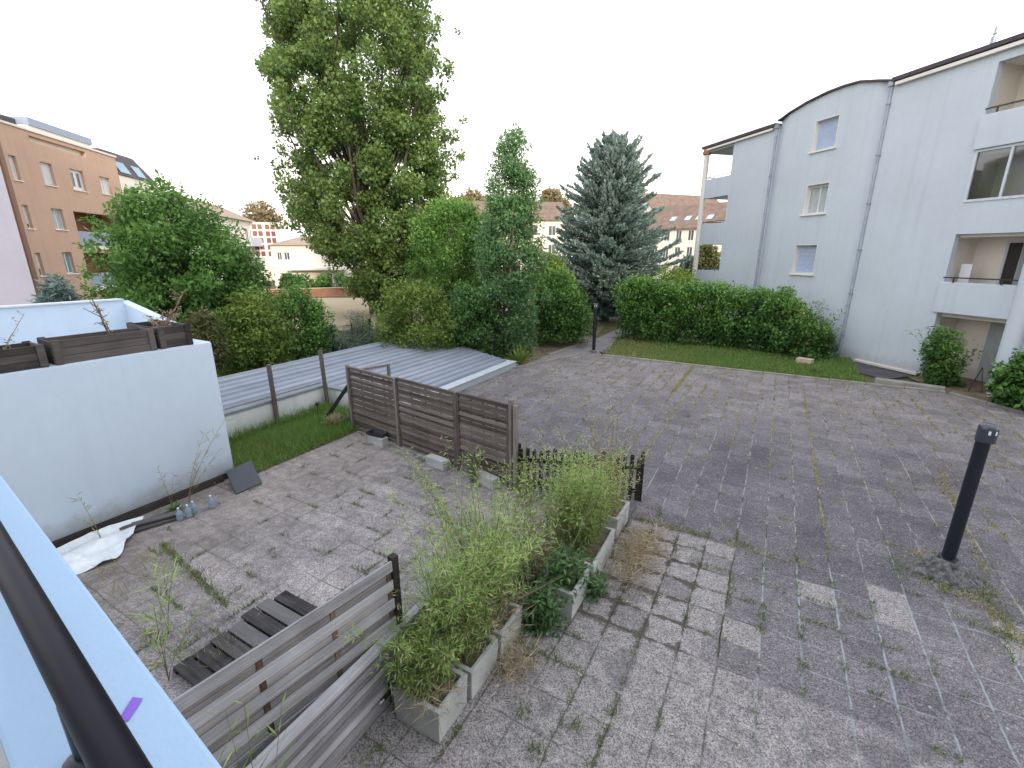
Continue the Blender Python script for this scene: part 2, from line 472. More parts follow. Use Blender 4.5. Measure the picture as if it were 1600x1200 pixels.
M['stone'] = mat_noise('pale_stone', (0.42, 0.33, 0.24), (0.58, 0.47, 0.36), 5, 0.9, 0.4, 25, 0.02)
M['meshgreen'] = mat_plain('dark_green_metal', (0.012, 0.045, 0.05), 0.45)
M['wood_near'] = mat_wood('silvered_near_boards', (0.06, 0.052, 0.05), (0.60, 0.60, 0.62), (1.1, 26, 46))
M['wood_rear'] = mat_wood('brown_recessed_boards', (0.05, 0.038, 0.034), (0.52, 0.49, 0.485), (1.1, 26, 46))
M['wood_fence'] = mat_wood('weathered_fence_boards', (0.050, 0.037, 0.030), (0.235, 0.195, 0.172), (1.6, 22, 40))
M['wood_dark'] = mat_wood('dark_old_timber', (0.010, 0.008, 0.008), (0.085, 0.070, 0.065), (1.8, 1.8, 34))
M['wood_post'] = mat_wood('grey_post_timber', (0.0780, 0.0650, 0.0585), (0.3120, 0.2730, 0.2470), (26, 26, 1.6))
M['wood_batten'] = mat_wood('brown_batten_timber', (0.0455, 0.0286, 0.0195), (0.2080, 0.1430, 0.1040), (26, 26, 1.6))
M['wood_pallet'] = mat_wood('blackened_boards', (0.014, 0.012, 0.012), (0.155, 0.148, 0.148), (1.5, 24, 24))
M['wood_picket'] = mat_wood('black_stained_pickets', (0.008, 0.007, 0.006), (0.05, 0.042, 0.036), (22, 22, 1.5))
M['planter_wood'] = mat_wood('dark_planter_boards', (0.0210, 0.0165, 0.0150), (0.1500, 0.1275, 0.1200), (30, 1.8, 30))
M['bark'] = mat_wood('tree_bark', (0.030, 0.027, 0.022), (0.115, 0.105, 0.090), (5, 5, 0.9))
M['barkpale'] = mat_wood('pale_bark', (0.10, 0.085, 0.06), (0.30, 0.26, 0.20), (5, 5, 0.9))
M['straw'] = mat_leaf('dry_straw', (0.20, 0.15, 0.085), (0.60, 0.51, 0.34), 0.2)
M['stalk'] = mat_noise('dry_brown_stalk', (0.14, 0.09, 0.065), (0.30, 0.22, 0.16), 6, 0.9, 0.3, 40, 0.005)
M['cane'] = mat_noise('bamboo_cane', (0.13, 0.10, 0.05), (0.27, 0.22, 0.12), 6, 0.6, 0.1, 40, 0.003)
M['l_poplar'] = mat_leaf('poplar_leaves', (0.048, 0.108, 0.030), (0.285, 0.405, 0.125), 0.38, (0.27, 0.38, 0.10), rough=0.38)
M['l_slim'] = mat_leaf('blue_green_leaves', (0.0460, 0.1304, 0.0522), (0.2242, 0.3776, 0.1475), 0.3)
M['l_tree'] = mat_leaf('mid_green_leaves', (0.0354, 0.1050, 0.0236), (0.2168, 0.3968, 0.0883), 0.3)
M['l_yel'] = mat_leaf('yellow_green_leaves', (0.0593, 0.1224, 0.0249), (0.2588, 0.3593, 0.0718), 0.3)
M['l_dark'] = mat_leaf('dark_green_leaves', (0.0257, 0.0811, 0.0270), (0.1487, 0.2785, 0.0706), 0.2)
M['l_hedge'] = mat_leaf('laurel_leaves', (0.0248, 0.0880, 0.0216), (0.1506, 0.2941, 0.0582), 0.2, rough=0.4)
M['l_broom'] = mat_leaf('grey_green_stems', (0.0683, 0.1073, 0.0741), (0.2250, 0.2850, 0.1950), 0.15)
M['l_spruce'] = mat_leaf('blue_spruce_needles', (0.055, 0.105, 0.098), (0.36, 0.475, 0.42), 0.18, rough=0.7)
M['l_red'] = mat_leaf('rusty_dying_leaves', (0.045, 0.065, 0.022), (0.20, 0.19, 0.075), 0.25)
M['l_bamboo'] = mat_leaf('bamboo_leaves', (0.045, 0.10, 0.022), (0.46, 0.62, 0.19), 0.36, (0.44, 0.58, 0.17))
M['l_weed'] = mat_leaf('weed_leaves', (0.0351, 0.0975, 0.0351), (0.1500, 0.2550, 0.0900), 0.25)
M['l_lawn'] = mat_leaf('lawn_blades', (0.058, 0.12, 0.026), (0.28, 0.44, 0.11), 0.3)
M['l_grass'] = mat_leaf('grass_blades', (0.0715, 0.1235, 0.0325), (0.27, 0.34, 0.11), 0.3)
M['l_dry'] = mat_leaf('dry_weed_blades', (0.13, 0.13, 0.04), (0.52, 0.46, 0.20), 0.25)
M['l_far'] = mat_leaf('distant_leaves', (0.0650, 0.0845, 0.0260), (0.20, 0.20, 0.08), 0.3)
M['l_autumn'] = mat_leaf('autumn_leaves', (0.16, 0.13, 0.06), (0.38, 0.31, 0.17), 0.3)

# corrugated sheet
_t = NT('corrugated_sheet'); _co = _t.coord()
_a = _t.noise(_t.mapping(_co, (3.5, 0.15, 1)), 1.0, 3, 0.5)
_b = _t.noise(_co, 1.6, 5, 0.6)
_c = _t.ramp(_t.math('ADD', _t.math('MULTIPLY', _a, 0.7), _t.math('MULTIPLY', _b, 0.4)), [(0.35, (0.20, 0.23, 0.275)), (0.55, (0.27, 0.30, 0.35)), (0.75, (0.34, 0.37, 0.42))])
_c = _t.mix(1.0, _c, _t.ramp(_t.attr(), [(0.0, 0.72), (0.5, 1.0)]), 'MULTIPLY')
M['flash'] = mat_noise('grey_flashing', (0.17, 0.185, 0.205), (0.26, 0.28, 0.30), 2.0, 0.5, 0.1, 30, 0.004)
M['corr'] = _t.pbr(_c, 0.55, 0.15, None, 0.4)


# ------------------------------------------------------------------ vegetation helpers
def unit(r, n):
    a = r.normal(size=(n, 3))
    return a / np.linalg.norm(a, axis=1, keepdims=True)


def profile_clumps(d, rows, n, cr, seed, depth=0.9, shell=0.75, spike=0.24):
    """clump centres filling the solid whose outline, at distance d, follows rows of (v, u_left, u_right)"""
    r = RS(seed)
    R = []
    for v, a, b in rows:
        pa = bearing(a, v, d); pb = bearing(b, v, d)
        c = (pa + pb) / 2
        R.append((c, np.linalg.norm(pb - pa) / 2))
    cs = np.array([c for c, _ in R]); hw = np.array([w for _, w in R])
    seg = np.linalg.norm(cs[1:] - cs[:-1], axis=1) * (hw[1:] + hw[:-1]) ** 1.2
    seg = seg / seg.sum()
    vdir = cs.mean(0).copy(); vdir[2] = 0; vdir /= np.linalg.norm(vdir)
    lat = np.array([vdir[1], -vdir[0], 0])
    out = []
    for i in range(n):
        k = r.choice(len(seg), p=seg); f = r.rand()
        c = cs[k] * (1 - f) + cs[k + 1] * f
        w = hw[k] * (1 - f) + hw[k + 1] * f
        rad = cr * r.uniform(0.6, 1.35)
        rad = min(rad, max(w * 0.9, cr * 0.35))
        w2 = max(w - rad * 0.62, 0.02)
        a = r.uniform(0, 2 * PI); q = r.rand() ** (0.5 * (1 - shell) + 0.18)
        if r.rand() < spike:            # twigs that stick out of the outline
            rad *= 0.42; w2 = w; q = r.uniform(0.98, 1.16)
        p = c + lat * (w2 * q * math.cos(a)) + vdir * (w2 * depth * q * math.sin(a))
        out.append((p, rad, q))
    zs = np.array([o[0][2] for o in out]); z0, z1 = zs.min(), zs.max()
    res = []
    for p, rad, q in out:
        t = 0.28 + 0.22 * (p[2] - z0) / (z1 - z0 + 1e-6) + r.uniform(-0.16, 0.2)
        res.append((p, np.array([rad, rad, rad * 0.85]), t))
    return res


def foliage(name, parent, mat, clumps, n, L, W, seed, droop=0.2, floor=0.02, tint_h=0.28):
    r = RS(seed)
    C = np.array([c for c, _, _ in clumps]); Rd = np.array([q for _, q, _ in clumps]); T = np.array([t for _, _, t in clumps])
    w = Rd[:, 0] ** 2; w = w / w.sum()
    k = r.choice(len(C), size=n, p=w)
    dirs = unit(r, n)
    q = r.rand(n, 1) ** 0.42
    P = C[k] + dirs * q * Rd[k] + r.normal(size=(n, 3)) * 0.06 * Rd[k]
    N = dirs * 0.5 + unit(r, n) * 0.75 + np.array([0, 0, 0.45])
    A = unit(r, n) + np.array([0, 0, -droop]) + dirs * 0.35
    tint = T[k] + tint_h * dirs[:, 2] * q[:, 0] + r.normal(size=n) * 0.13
    ok = P[:, 2] > floor
    m = int(ok.sum())
    sz = 0.45 + 1.1 * r.rand(m) ** 1.3
    return leaf_obj(name, mat, parent, P[ok], A[ok], N[ok], L * sz, W * sz, tint[ok])


def limbs(name, parent, mat, base, top, r0, targets, seed, r1=0.03, start=0.15, lean=0.5, n=7):
    """tapered trunk with limbs that bend out to the clumps"""
    rr = random.Random(seed)
    mb = MB()
    base = Vector(base); top = Vector(top)
    pts = []; rs = []
    K = 9
    for i in range(K + 1):
        f = i / K
        p = base.lerp(top, f) + Vector((rr.uniform(-1, 1), rr.uniform(-1, 1), 0)) * (0.5 * r0 if 0 < i else 0)
        pts.append(p); rs.append(r0 * (1 - f) ** 0.8 + r1 * f + (r0 * 0.35 if i == 0 else 0))
    mb.tube(pts, rs, n + 2, rr.random())
    H = (top - base).length
    for c in targets:
        c = Vector(c)
        hz = max(0.02, (c.z - base.z) / max(H, 0.01))
        f = max(start, min(0.93, hz * (1 - lean) - rr.uniform(0, 0.08)))
        a = base.lerp(top, f)
        md = a.lerp(c, 0.5) + Vector((0, 0, (c - a).length * -0.08)) + Vector((rr.uniform(-1, 1), rr.uniform(-1, 1), 0)) * 0.08 * (c - a).length
        ra = max(r1, (r0 * (1 - f)) * 0.45)
        mb.tube([a, a.lerp(md, 0.5), md, md.lerp(c, 0.6), c], [ra, ra * 0.8, ra * 0.6, ra * 0.4, ra * 0.2], n - 2, rr.random())
    return mb.build(name, mat, parent, smooth=True)


def tree(name, label, cat, d, rows, base_uv, leafmat, n, L, W, nclump, cr, seed, trunk_r=0.12, bark='bark', group=None, depth=0.9, ntgt=18, lean=0.45, base_z=0.0, start=0.15, stem_name='trunk', top_row=0, droop=0.2, shell=0.75, spike=0.24):
    b = bearing(base_uv[0], base_uv[1], d)
    base = Vector((b[0], b[1], base_z))
    t = thing(name, label, cat, base, 0, group)
    cl = profile_clumps(d, rows, nclump, cr, seed, depth, shell, spike)
    bb = np.array(base)
    cl = [(p - bb, q, tt) for p, q, tt in cl]
    foliage('crown' if stem_name == 'trunk' else 'foliage', t, M[leafmat], cl, n, L, W, seed + 1, droop=droop)
    v, a, c = rows[top_row]
    tp = bearing((a + c) / 2, v, d) - bb
    tp = tp * 0.96
    idx = RS(seed + 2).choice(len(cl), size=min(ntgt, len(cl)), replace=False)
    limbs(stem_name, t, M[bark], (0, 0, -0.05), tp, trunk_r, [cl[i][0] for i in idx], seed + 3, r1=max(0.012, trunk_r * 0.12), lean=lean, start=start)
    return t


def blades(name, mat, pts, h, w, seed, lean=0.45, parent=None, tint=(0.2, 0.9)):
    r = RS(seed)
    P = np.array(pts); n = len(P)
    A = unit(r, n) * lean; A[:, 2] = np.abs(A[:, 2]) * 0.4 + 1.0
    N = unit(r, n); N[:, 2] *= 0.2
    sz = r.uniform(0.45, 1.3, size=n)
    return leaf_obj(name, mat, parent, P, A, N, h * sz, w, r.uniform(tint[0], tint[1], size=n), fold=0.4)


# ------------------------------------------------------------------ building helpers
def wall_holes(mb, x0, x1, z0, z1, holes, thick=0.2, fy=None, extra=(), t=0.5):
    """wall in the local xz plane, outward +y, with real openings and reveals"""
    fy = fy or (lambda x: 0.0)
    xs = sorted(set([x0, x1] + [min(max(h[i], x0), x1) for h in holes for i in (0, 1)] + [e for e in extra if x0 < e < x1]))
    zs = sorted(set([z0, z1] + [min(max(h[i], z0), z1) for h in holes for i in (2, 3)]))
    for i in range(len(xs) - 1):
        for k in range(len(zs) - 1):
            xc = (xs[i] + xs[i + 1]) / 2; zc = (zs[k] + zs[k + 1]) / 2
            if any(h[0] < xc < h[1] and h[2] < zc < h[3] for h in holes): continue
            a, b = xs[i], xs[i + 1]; c, d = zs[k], zs[k + 1]
            mb.quad((b, fy(b), c), (a, fy(a), c), (a, fy(a), d), (b, fy(b), d), t)
    for (a, b, c, d) in holes:
        a, b = max(a, x0), min(b, x1); c = max(c, z0); d = min(d, z1)
        ya, yb = fy(a), fy(b)
        mb.quad((a, ya, c), (a, ya - thick, c), (a, ya - thick, d), (a, ya, d), t)
        mb.quad((b, yb, c), (b, yb, d), (b, yb - thick, d), (b, yb - thick, c), t)
        mb.quad((a, ya, d), (a, ya - thick, d), (b, yb - thick, d), (b, yb, d), t)
        mb.quad((a, ya, c), (b, yb, c), (b, yb - thick, c), (a, ya - thick, c), t)


def window(parent, x0, x1, z0, z1, y=-0.12, mull=1, pane='pane', frame='frame', fw=0.05, shutter=0.0, sill=None, y_out=0.0, trans=0, shmat='shutterw'):
    """framed window: frame + pane, part shutter, optional sill"""
    fr = MB()
    fr.box(x0, x1, y - 0.03, y + 0.03, z0, z0 + fw); fr.box(x0, x1, y - 0.03, y + 0.03, z1 - fw, z1)
    fr.box(x0, x0 + fw, y - 0.03, y + 0.03, z0 + fw, z1 - fw); fr.box(x1 - fw, x1, y - 0.03, y + 0.03, z0 + fw, z1 - fw)
    for k in range(mull):
        xm = x0 + (x1 - x0) * (k + 1) / (mull + 1)
        fr.box(xm - fw * 0.6, xm + fw * 0.6, y - 0.025, y + 0.027, z0 + fw, z1 - fw)
    for k in range(trans):
        zm = z0 + (z1 - z0) * (k + 1) / (trans + 1)
        fr.box(x0 + fw, x1 - fw, y - 0.024, y + 0.024, zm - fw * 0.5, zm + fw * 0.5)
    f = fr.build('window', M[frame], parent)
    p = MB(); p.box(x0 + fw * 0.5, x1 - fw * 0.5, y - 0.015, y - 0.005, z0 + fw * 0.5, z1 - fw * 0.5)
    p.build('pane', M[pane], f)
    if shutter > 0:
        s = MB(); zz = z1 - (z1 - z0) * shutter
        k = z1 - fw
        while k > zz + 0.02:
            s.box(x0 + fw, x1 - fw, y + 0.032, y + 0.044, max(zz, k - 0.052), k - 0.004); k -= 0.056
        s.build('shutter', M[shmat], f)
    if sill is not None:
        s = MB(); s.box(x0 - 0.08, x1 + 0.08, y, y_out + 0.07, z0 - 0.07, z0 - 0.004)
        s.build('sill', M[sill], f)
    return f


def gable_roof(mb, x0, x1, y0, y1, ze, zr, ov=0.3, th=0.18, axis='x', t=0.5):
    """simple pitched roof with thickness; ridge along axis"""
    if axis == 'x':
        ym = (y0 + y1) / 2
        prof = [(y0 - ov, ze - ov * (zr - ze) / (ym - y0)), (ym, zr), (y1 + ov, ze - ov * (zr - ze) / (ym - y0))]
        P = [[(x, p[0], p[1] + dz) for p in prof] for x in (x0 - ov, x1 + ov) for dz in (0, th)]
    else:
        xm = (x0 + x1) / 2
        prof = [(x0 - ov, ze - ov * (zr - ze) / (xm - x0)), (xm, zr), (x1 + ov, ze - ov * (zr - ze) / (xm - x0))]
        P = [[(p[0], y, p[1] + dz) for p in prof] for y in (y0 - ov, y1 + ov) for dz in (0, th)]
    v = P[0] + P[1] + P[2] + P[3]
    fs = [(3, 4, 10, 9), (4, 5, 11, 10), (0, 6, 7, 1), (1, 7, 8, 2), (0, 1, 4, 3), (1, 2, 5, 4), (6, 9, 10, 7), (7, 10, 11, 8), (0, 3, 9, 6), (2, 8, 11, 5)]
    mb.add(v, fs, t)


# ================================================================== SETTING
def sheet(name, mat, poly, z, kind='structure', sub=0):
    mb = MB(); mb.add([(x, y, z) for x, y in poly], [tuple(range(len(poly)))])
    o = mb.build(name, mat); tag(o, kind=kind); return o


sheet('ground', M['terrain'], [(-500, -500), (500, -500), (500, 500), (-500, 500)], -0.06)
COURT = [(-8.05, -4), (30, -4), (30, -10), (40, -10), (40, -12), (28, -8), (4.9, 18.05), (-5.9, 18.05), (-8.05, 14.3)]
COURT = [(-8.05, -4), (24.3, -4), (4.9, 18.05), (-5.9, 18.05), (-6.35, 18.9), (-8.05, 14.4)]
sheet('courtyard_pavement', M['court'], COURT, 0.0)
sheet('terrace_pavement', M['terrace'], [(-8.6, -3), (-2.62, -3), (-2.62, 6.37), (-3.65, 6.46), (-8.27, 7.16), (-8.27, 4.3), (-8.6, 4.3)], 0.004)
sheet('path', M['path'], [(-8.05, 14.4), (-6.35, 18.9), (-5.9, 18.6), (-6.45, 21.5), (-6.6, 25.5), (-7.45, 25.5), (-7.5, 21.5), (-7.9, 17.2)], -0.004)
sheet('soil_bed', M['soil'], [(-16, 12.5), (-8.1, 14.2), (-7.95, 17.2), (-7.55, 21.5), (-8.5, 26), (-18, 26)], -0.03)
sheet('soil', M['soil'], [(4.9, 18.1), (24.3, -4), (27, -4), (6, 21), (4, 21)], -0.012)
sheet('field', M['sand'], [(-23, 14), (-42.5, 27.2), (-30, 34), (-20, 46), (-12, 30)], -0.035)

# lawn with a kerb on the terrace, and the grass strip along the courtyard
sheet('lawn', M['turf'], [(-10.28, 4.2), (-8.3, 4.2), (-8.3, 7.2), (-8.3, 7.95), (-10.28, 7.95)], 0.012)
sheet('grass_strip', M['turf'], [(-5.8, 18.18), (3.05, 18.18), (2.75, 20.6), (2.45, 22.8), (-6.4, 22.8), (-6.4, 21.0)], 0.02)
k = MB()
for i in range(11):
    x = -5.9 + i * 0.98
    k.box(x, x + 0.965, 18.05, 18.17, -0.05, 0.06 + rnd.uniform(-0.008, 0.008), rnd.random())
o = k.build('kerb', M['kerb'], bevel=0.012); tag(o, kind='structure')
k = MB()
Mx = Matrix.Translation((-8.12, 14.3, 0)) @ Matrix.Rotation(math.radians(69.3), 4, 'Z')
for i in range(4):
    k.box(i * 0.98, i * 0.98 + 0.96, 0, 0.09, -0.05, 0.035, rnd.random(), Mx)
Mx = Matrix.Translation((-7.9, 17.2, 0)) @ Matrix.Rotation(math.radians(84), 4, 'Z')
for i in range(4):
    k.box(i * 0.98, i * 0.98 + 0.96, 0, 0.09, -0.05, 0.035, rnd.random(), Mx)
o = k.build('path_kerb', M['kerb'], bevel=0.01); tag(o, kind='structure')
k = MB()
Mx = Matrix.Translation((4.95, 18.1, 0)) @ Matrix.Rotation(math.atan2(-22.05, 19.4), 4, 'Z')
for i in range(24):
    k.box(i * 0.98, i * 0.98 + 0.96, 0, 0.1, -0.05, 0.04 + rnd.uniform(-0.01, 0.01), rnd.random(), Mx)
o = k.build('pavement_edging', M['kerb'], bevel=0.01); tag(o, kind='structure')

# grass blades (uncountable)
r = RS(3)
n = 15000
px = r.uniform(-10.25, -8.32, n); py = r.uniform(4.3, 7.9, n)
ok = np.ones(n, bool)
o = blades('lawn_grass', M['l_lawn'], np.c_[px, py, np.full(n, 0.01)], 0.15, 0.010, 4, 0.8); tag(o, kind='stuff')
n = 26000
px = r.uniform(-6.2, 2.9, n); py = 18.2 + r.rand(n) ** 1.1 * 3.9
dens = np.clip((px + 5.2) / 3.2, 0.12, 1.0)
ok = (r.rand(n) < dens) & (px + 6.1 > (18.6 - py) * 0.4)
o = blades('strip_grass', M['l_lawn'], np.c_[px, py, np.full(n, 0.02)][ok], 0.15, 0.018, 5, 0.8, tint=(0.2, 1.0)); tag(o, kind='stuff')

n = 3600
e1 = np.c_[r.normal(-10.15, 0.10, n // 3), r.uniform(4.4, 7.8, n // 3)]; e2 = np.c_[r.uniform(-10.2, -8.6, n // 3), r.normal(7.6, 0.15, n // 3)]; e3 = np.c_[r.uniform(-9.6, -8.4, n // 3), r.uniform(5.5, 7.2, n // 3)]
pe_ = np.r_[e1, e2, e3]; pe_ = pe_[(pe_[:, 0] > -10.27) & (pe_[:, 1] < 7.9)]
o = blades('tall_lawn_grass', M['l_lawn'], np.c_[pe_, np.full(len(pe_), 0.01)], 0.30, 0.011, 8, 0.7); tag(o, kind='stuff')
n = 9000
px = r.uniform(-6.2, 2.9, n); py = 18.2 + r.rand(n) * 3.9
ok = (r.rand(n) < np.clip(1.0 - (px + 5.2) / 9.0, 0.3, 1.0)) & (px + 6.1 > (18.6 - py) * 0.4)
o = blades('dry_strip_grass', M['l_dry'], np.c_[px, py, np.full(n, 0.02)][ok], 0.13, 0.014, 6, 0.9, tint=(0.2, 0.9)); tag(o, kind='stuff')
n = 2600
o = blades('dry_lawn_grass', M['l_dry'], np.c_[r.normal(-9.2, 0.5, n), r.normal(5.6, 0.7, n), np.full(n, 0.01)], 0.13, 0.008, 7, 0.9, tint=(0.2, 0.9)); tag(o, kind='stuff')

# weeds along the joints of the courtyard (uncountable)
S = 0.385
GX = lambda i: 1.13 + i * S
GY = lambda i: 4.33 + i * S
gp = []; dp = []


def tuft(lst, x, y, n, sp):
    for _ in range(n):
        lst.append((x + rnd.gauss(0, sp), y + rnd.gauss(0, sp), 0.0))


def line_tufts(lst, x0, y0, x1, y1, step, n, sp, p=1.0):
    L = math.hypot(x1 - x0, y1 - y0); m = max(1, int(L / step))
    for i in range(m):
        if rnd.random() > p: continue
        f = (i + rnd.random()) / m
        tuft(lst, x0 + (x1 - x0) * f, y0 + (y1 - y0) * f, rnd.randint(n // 2 + 1, n), sp)


def in_court(x, y):
    return -8.0 < x and y < 18.0 and (x - 4.9) * 22.05 + (y - 18.05) * 19.4 < -2


# patchy: weed cover follows a low-frequency field
def cover(x, y):
    return 0.5 + 0.5 * math.sin(x * 0.9 + 1.3 * math.sin(y * 0.5)) * math.cos(y * 0.7 + 0.8 * math.sin(x * 0.6))


for i in range(-26, 36):
    for j in range(-12, 36):
        x, y = GX(i), GY(j)
        if not in_court(x, y): continue
        c = cover(x, y)
        if y > 12:
            pr = 0.24 + 0.3 * c
        elif y > 7:
            pr = (0.07 if x > -2.5 and x < 3.2 else 0.26) * (0.5 + c)
        elif y > 4.2:
            pr = 0.22 + 0.2 * c
        else:
            pr = (0.34 if x < -0.3 else 0.14) * (0.4 + c)
        for hor in (0, 1):
            if rnd.random() > pr: continue
            ln = rnd.uniform(0.02, 0.34) ** 1.0 if y < 7 else rnd.uniform(0.02, 0.16)
            a, b = (x, y) if rnd.random() < 0.6 else (x + 0.15 * (hor == 1), y + 0.15 * (hor == 0))
            tgt = dp if (y > 7 and rnd.random() < 0.8) else gp
            line_tufts(tgt, a, b, a + (ln if hor else 0), b + (0 if hor else ln), 0.03, 4, 0.009)
for i in range(-24, 22):      # thin straw growth following the long joints
    x = GX(i) + rnd.uniform(-0.01, 0.01)
    y = 7.2 if (x < -2.6 or x > 3.3) else 9.5
    while y < 17.8:
        ln = rnd.uniform(0.3, 1.6)
        if rnd.random() < 0.42 + 0.3 * cover(x, y) and in_court(x, y + ln):
            line_tufts(dp, x, y, x, y + ln, 0.07, 4, 0.008, 0.75)
        y += ln + rnd.uniform(0.1, 0.9)
for j in range(14, 36):
    y = GY(j); x = -7.8
    while x < 5:
        ln = rnd.uniform(0.1, 0.5)
        if rnd.random() < 0.16 and in_court(x + ln, y): line_tufts(dp, x, y, x + ln, y, 0.06, 4, 0.008, 0.8)
        x += ln + rnd.uniform(0.1, 0.7)
# the marked runs
line_tufts(dp, -2.35, 14.2, -2.35, 18.0, 0.03, 9, 0.03)
line_tufts(dp, -2.35, 13.0, -2.35, 15.0, 0.06, 5, 0.02, 0.6)
line_tufts(dp, 1.13, 6.9, 1.13, 15.0, 0.05, 4, 0.010, 0.55)
line_tufts(gp, -1.5, 6.66, 0.2, 6.72, 0.05, 10, 0.03, 0.5); line_tufts(dp, -1.5, 6.66, 0.9, 6.6, 0.04, 8, 0.04, 0.6)
line_tufts(gp, -0.4, 4.7, -0.4, 5.4, 0.04, 6, 0.025, 0.45)
line_tufts(gp, 0.0, 4.9, 0.0, 5.8, 0.04, 7, 0.025, 0.5)
line_tufts(gp, 0.375, 5.0, 0.375, 5.5, 0.04, 9, 0.03, 0.7)
line_tufts(gp, 0.75, 4.6, 0.75, 5.4, 0.04, 8, 0.025, 0.55)
line_tufts(gp, -1.2, 6.0, 1.3, 5.88, 0.04, 7, 0.02, 0.45)
line_tufts(gp, 1.95, 6.9, 1.85, 7.5, 0.04, 9, 0.05, 0.7)
line_tufts(gp, 2.75, 7.3, 2.85, 6.4, 0.04, 9, 0.06, 0.7); line_tufts(dp, 2.6, 7.0, 2.9, 6.0, 0.03, 12, 0.08, 0.8)
line_tufts(gp, 2.3, 6.4, 3.2, 6.2, 0.03, 9, 0.04, 0.7)
line_tufts(dp, 2.9, 7.6, 3.3, 11.5, 0.05, 8, 0.03, 0.6)
for (x, y, nn, s) in ((-1.65, 2.05, 60, 0.05), (-1.25, 2.65, 50, 0.05), (-1.05, 3.0, 40, 0.04), (-1.5, 2.9, 50, 0.05), (-2.45, 1.95, 90, 0.09),
                      (-1.75, 3.45, 60, 0.06), (-1.55, 3.6, 50, 0.06), (-0.95, 2.4, 30, 0.03), (-0.8, 3.3, 30, 0.03)):
    tuft(gp, x, y, nn, s)
line_tufts(gp, -1.5, 2.25, -1.0, 2.2, 0.03, 8, 0.02, 0.6)
line_tufts(gp, -1.18, 2.0, -1.18, 3.6, 0.04, 7, 0.02, 0.5)
line_tufts(gp, -0.8, 2.2, -0.8, 4.3, 0.05, 7, 0.018, 0.4)
line_tufts(gp, 0.36, 3.0, 0.36, 4.2, 0.05, 7, 0.018, 0.35)
for _ in range(46):            # growth round the lamp footing
    a_ = rnd.uniform(0, 2 * PI); q_ = rnd.uniform(0.33, 0.5)
    tuft(gp if rnd.random() < 0.5 else dp, 2.46 + q_ * math.cos(a_), 7.34 + q_ * math.sin(a_), rnd.randint(5, 12), 0.035)
o = blades('joint_weeds', M['l_grass'], gp, 0.07, 0.010, 11, 1.0, tint=(0.1, 0.9)); tag(o, kind='stuff')
o = blades('dry_weeds', M['l_dry'], dp, 0.07, 0.012, 12, 1.4, tint=(0.45, 1.0)); tag(o, kind='stuff')

# weeds on the terrace: a joint line, moss-green tufts and thin dry blades
gp = []; dp = []
line_tufts(gp, -7.3, 2.55, -5.2, 2.3, 0.03, 14, 0.03, 0.85)
for _ in range(42):
    tuft(dp, rnd.uniform(-7.2, -4.4), rnd.uniform(1.2, 2.7), rnd.randint(3, 9), 0.06)
for _ in range(9):
    tuft(gp, rnd.uniform(-7.6, -3.2), rnd.uniform(4.5, 6.6), rnd.randint(2, 6), 0.03)
line_tufts(gp, -8.28, 4.4, -8.28, 7.0, 0.04, 12, 0.03)
line_tufts(gp, -8.4, 7.05, -3.8, 6.4, 0.05, 5, 0.04, 0.5)
o = blades('terrace_weeds', M['l_grass'], gp, 0.075, 0.010, 13, 0.9); tag(o, kind='stuff')
o = blades('terrace_dry_grass', M['l_dry'], dp, 0.28, 0.008, 14, 1.1); tag(o, kind='stuff')

# fallen leaf scraps
r = RS(21)
n = 420
px = r.uniform(-7.8, 6, n); py = r.uniform(2, 17, n)
ok = np.array([in_court(a, b) for a, b in zip(px, py)])
P = np.c_[px, py, np.full(n, 0.006)][ok]
A = unit(r, len(P)); A[:, 2] *= 0.1; N = np.tile([0, 0, 1.0], (len(P), 1)) + unit(r, len(P)) * 0.15
o = leaf_obj('fallen_leaves', M['straw'], None, P, A, N, r.uniform(0.02, 0.05, len(P)), r.uniform(0.012, 0.028, len(P)), r.uniform(0.4, 1, len(P)))
tag(o, kind='stuff')
n = 700
ang = r.uniform(0, 2 * PI, n)
px = r.normal(-8.9, 0.6, n); py = r.normal(15.8, 1.6, n)
P = np.c_[px, py, np.full(n, -0.02)]
ok = px < -8.15
A = unit(r, n); A[:, 2] *= 0.15; N = np.tile([0, 0, 1.0], (n, 1)) + unit(r, n) * 0.3
o = leaf_obj('leaf_litter', M['straw'], None, P[ok], A[ok], N[ok], r.uniform(0.05, 0.12, n)[ok], r.uniform(0.03, 0.06, n)[ok], r.uniform(0.1, 1, n)[ok])
tag(o, kind='stuff')

# ================================================================== GREY APARTMENT BUILDING (right)
gb = thing('apartment_building', 'pale blue-grey rendered apartment block with arched gable and open corner balconies, on the right', 'building', (2.59, 22.61, 0), math.atan2(0.713, -0.701))
ARCH = [(5.15, 9.80), (4.8, 9.86), (4.47, 9.97), (3.6, 10.15), (2.62, 10.26), (1.9, 10.27), (1.26, 10.22), (0.5, 10.02), (0.0, 9.88)]
# local x runs along the facade away to the left, +y faces the courtyard
wb = MB()
curve = lambda x: -0.16 * (max(0, 0.75 - (x - 0.0)) / 0.75) ** 2 - 0.16 * (max(0, (x - 4.35)) / 0.7) ** 2
W3 = [(1.93, 3.02, 8.18, 9.34), (1.87, 2.94, 5.70, 6.87), (1.92, 3.02, 3.22, 4.44)]
W0 = [(2.0, 3.0, 0.85, 2.0)]
wall_holes(wb, 0.04, 5.03, -0.1, 9.8, W3 + W0, 0.26, curve, [0.04 + 0.1 * k for k in range(8)] + [4.3 + 0.1 * k for k in range(8)])
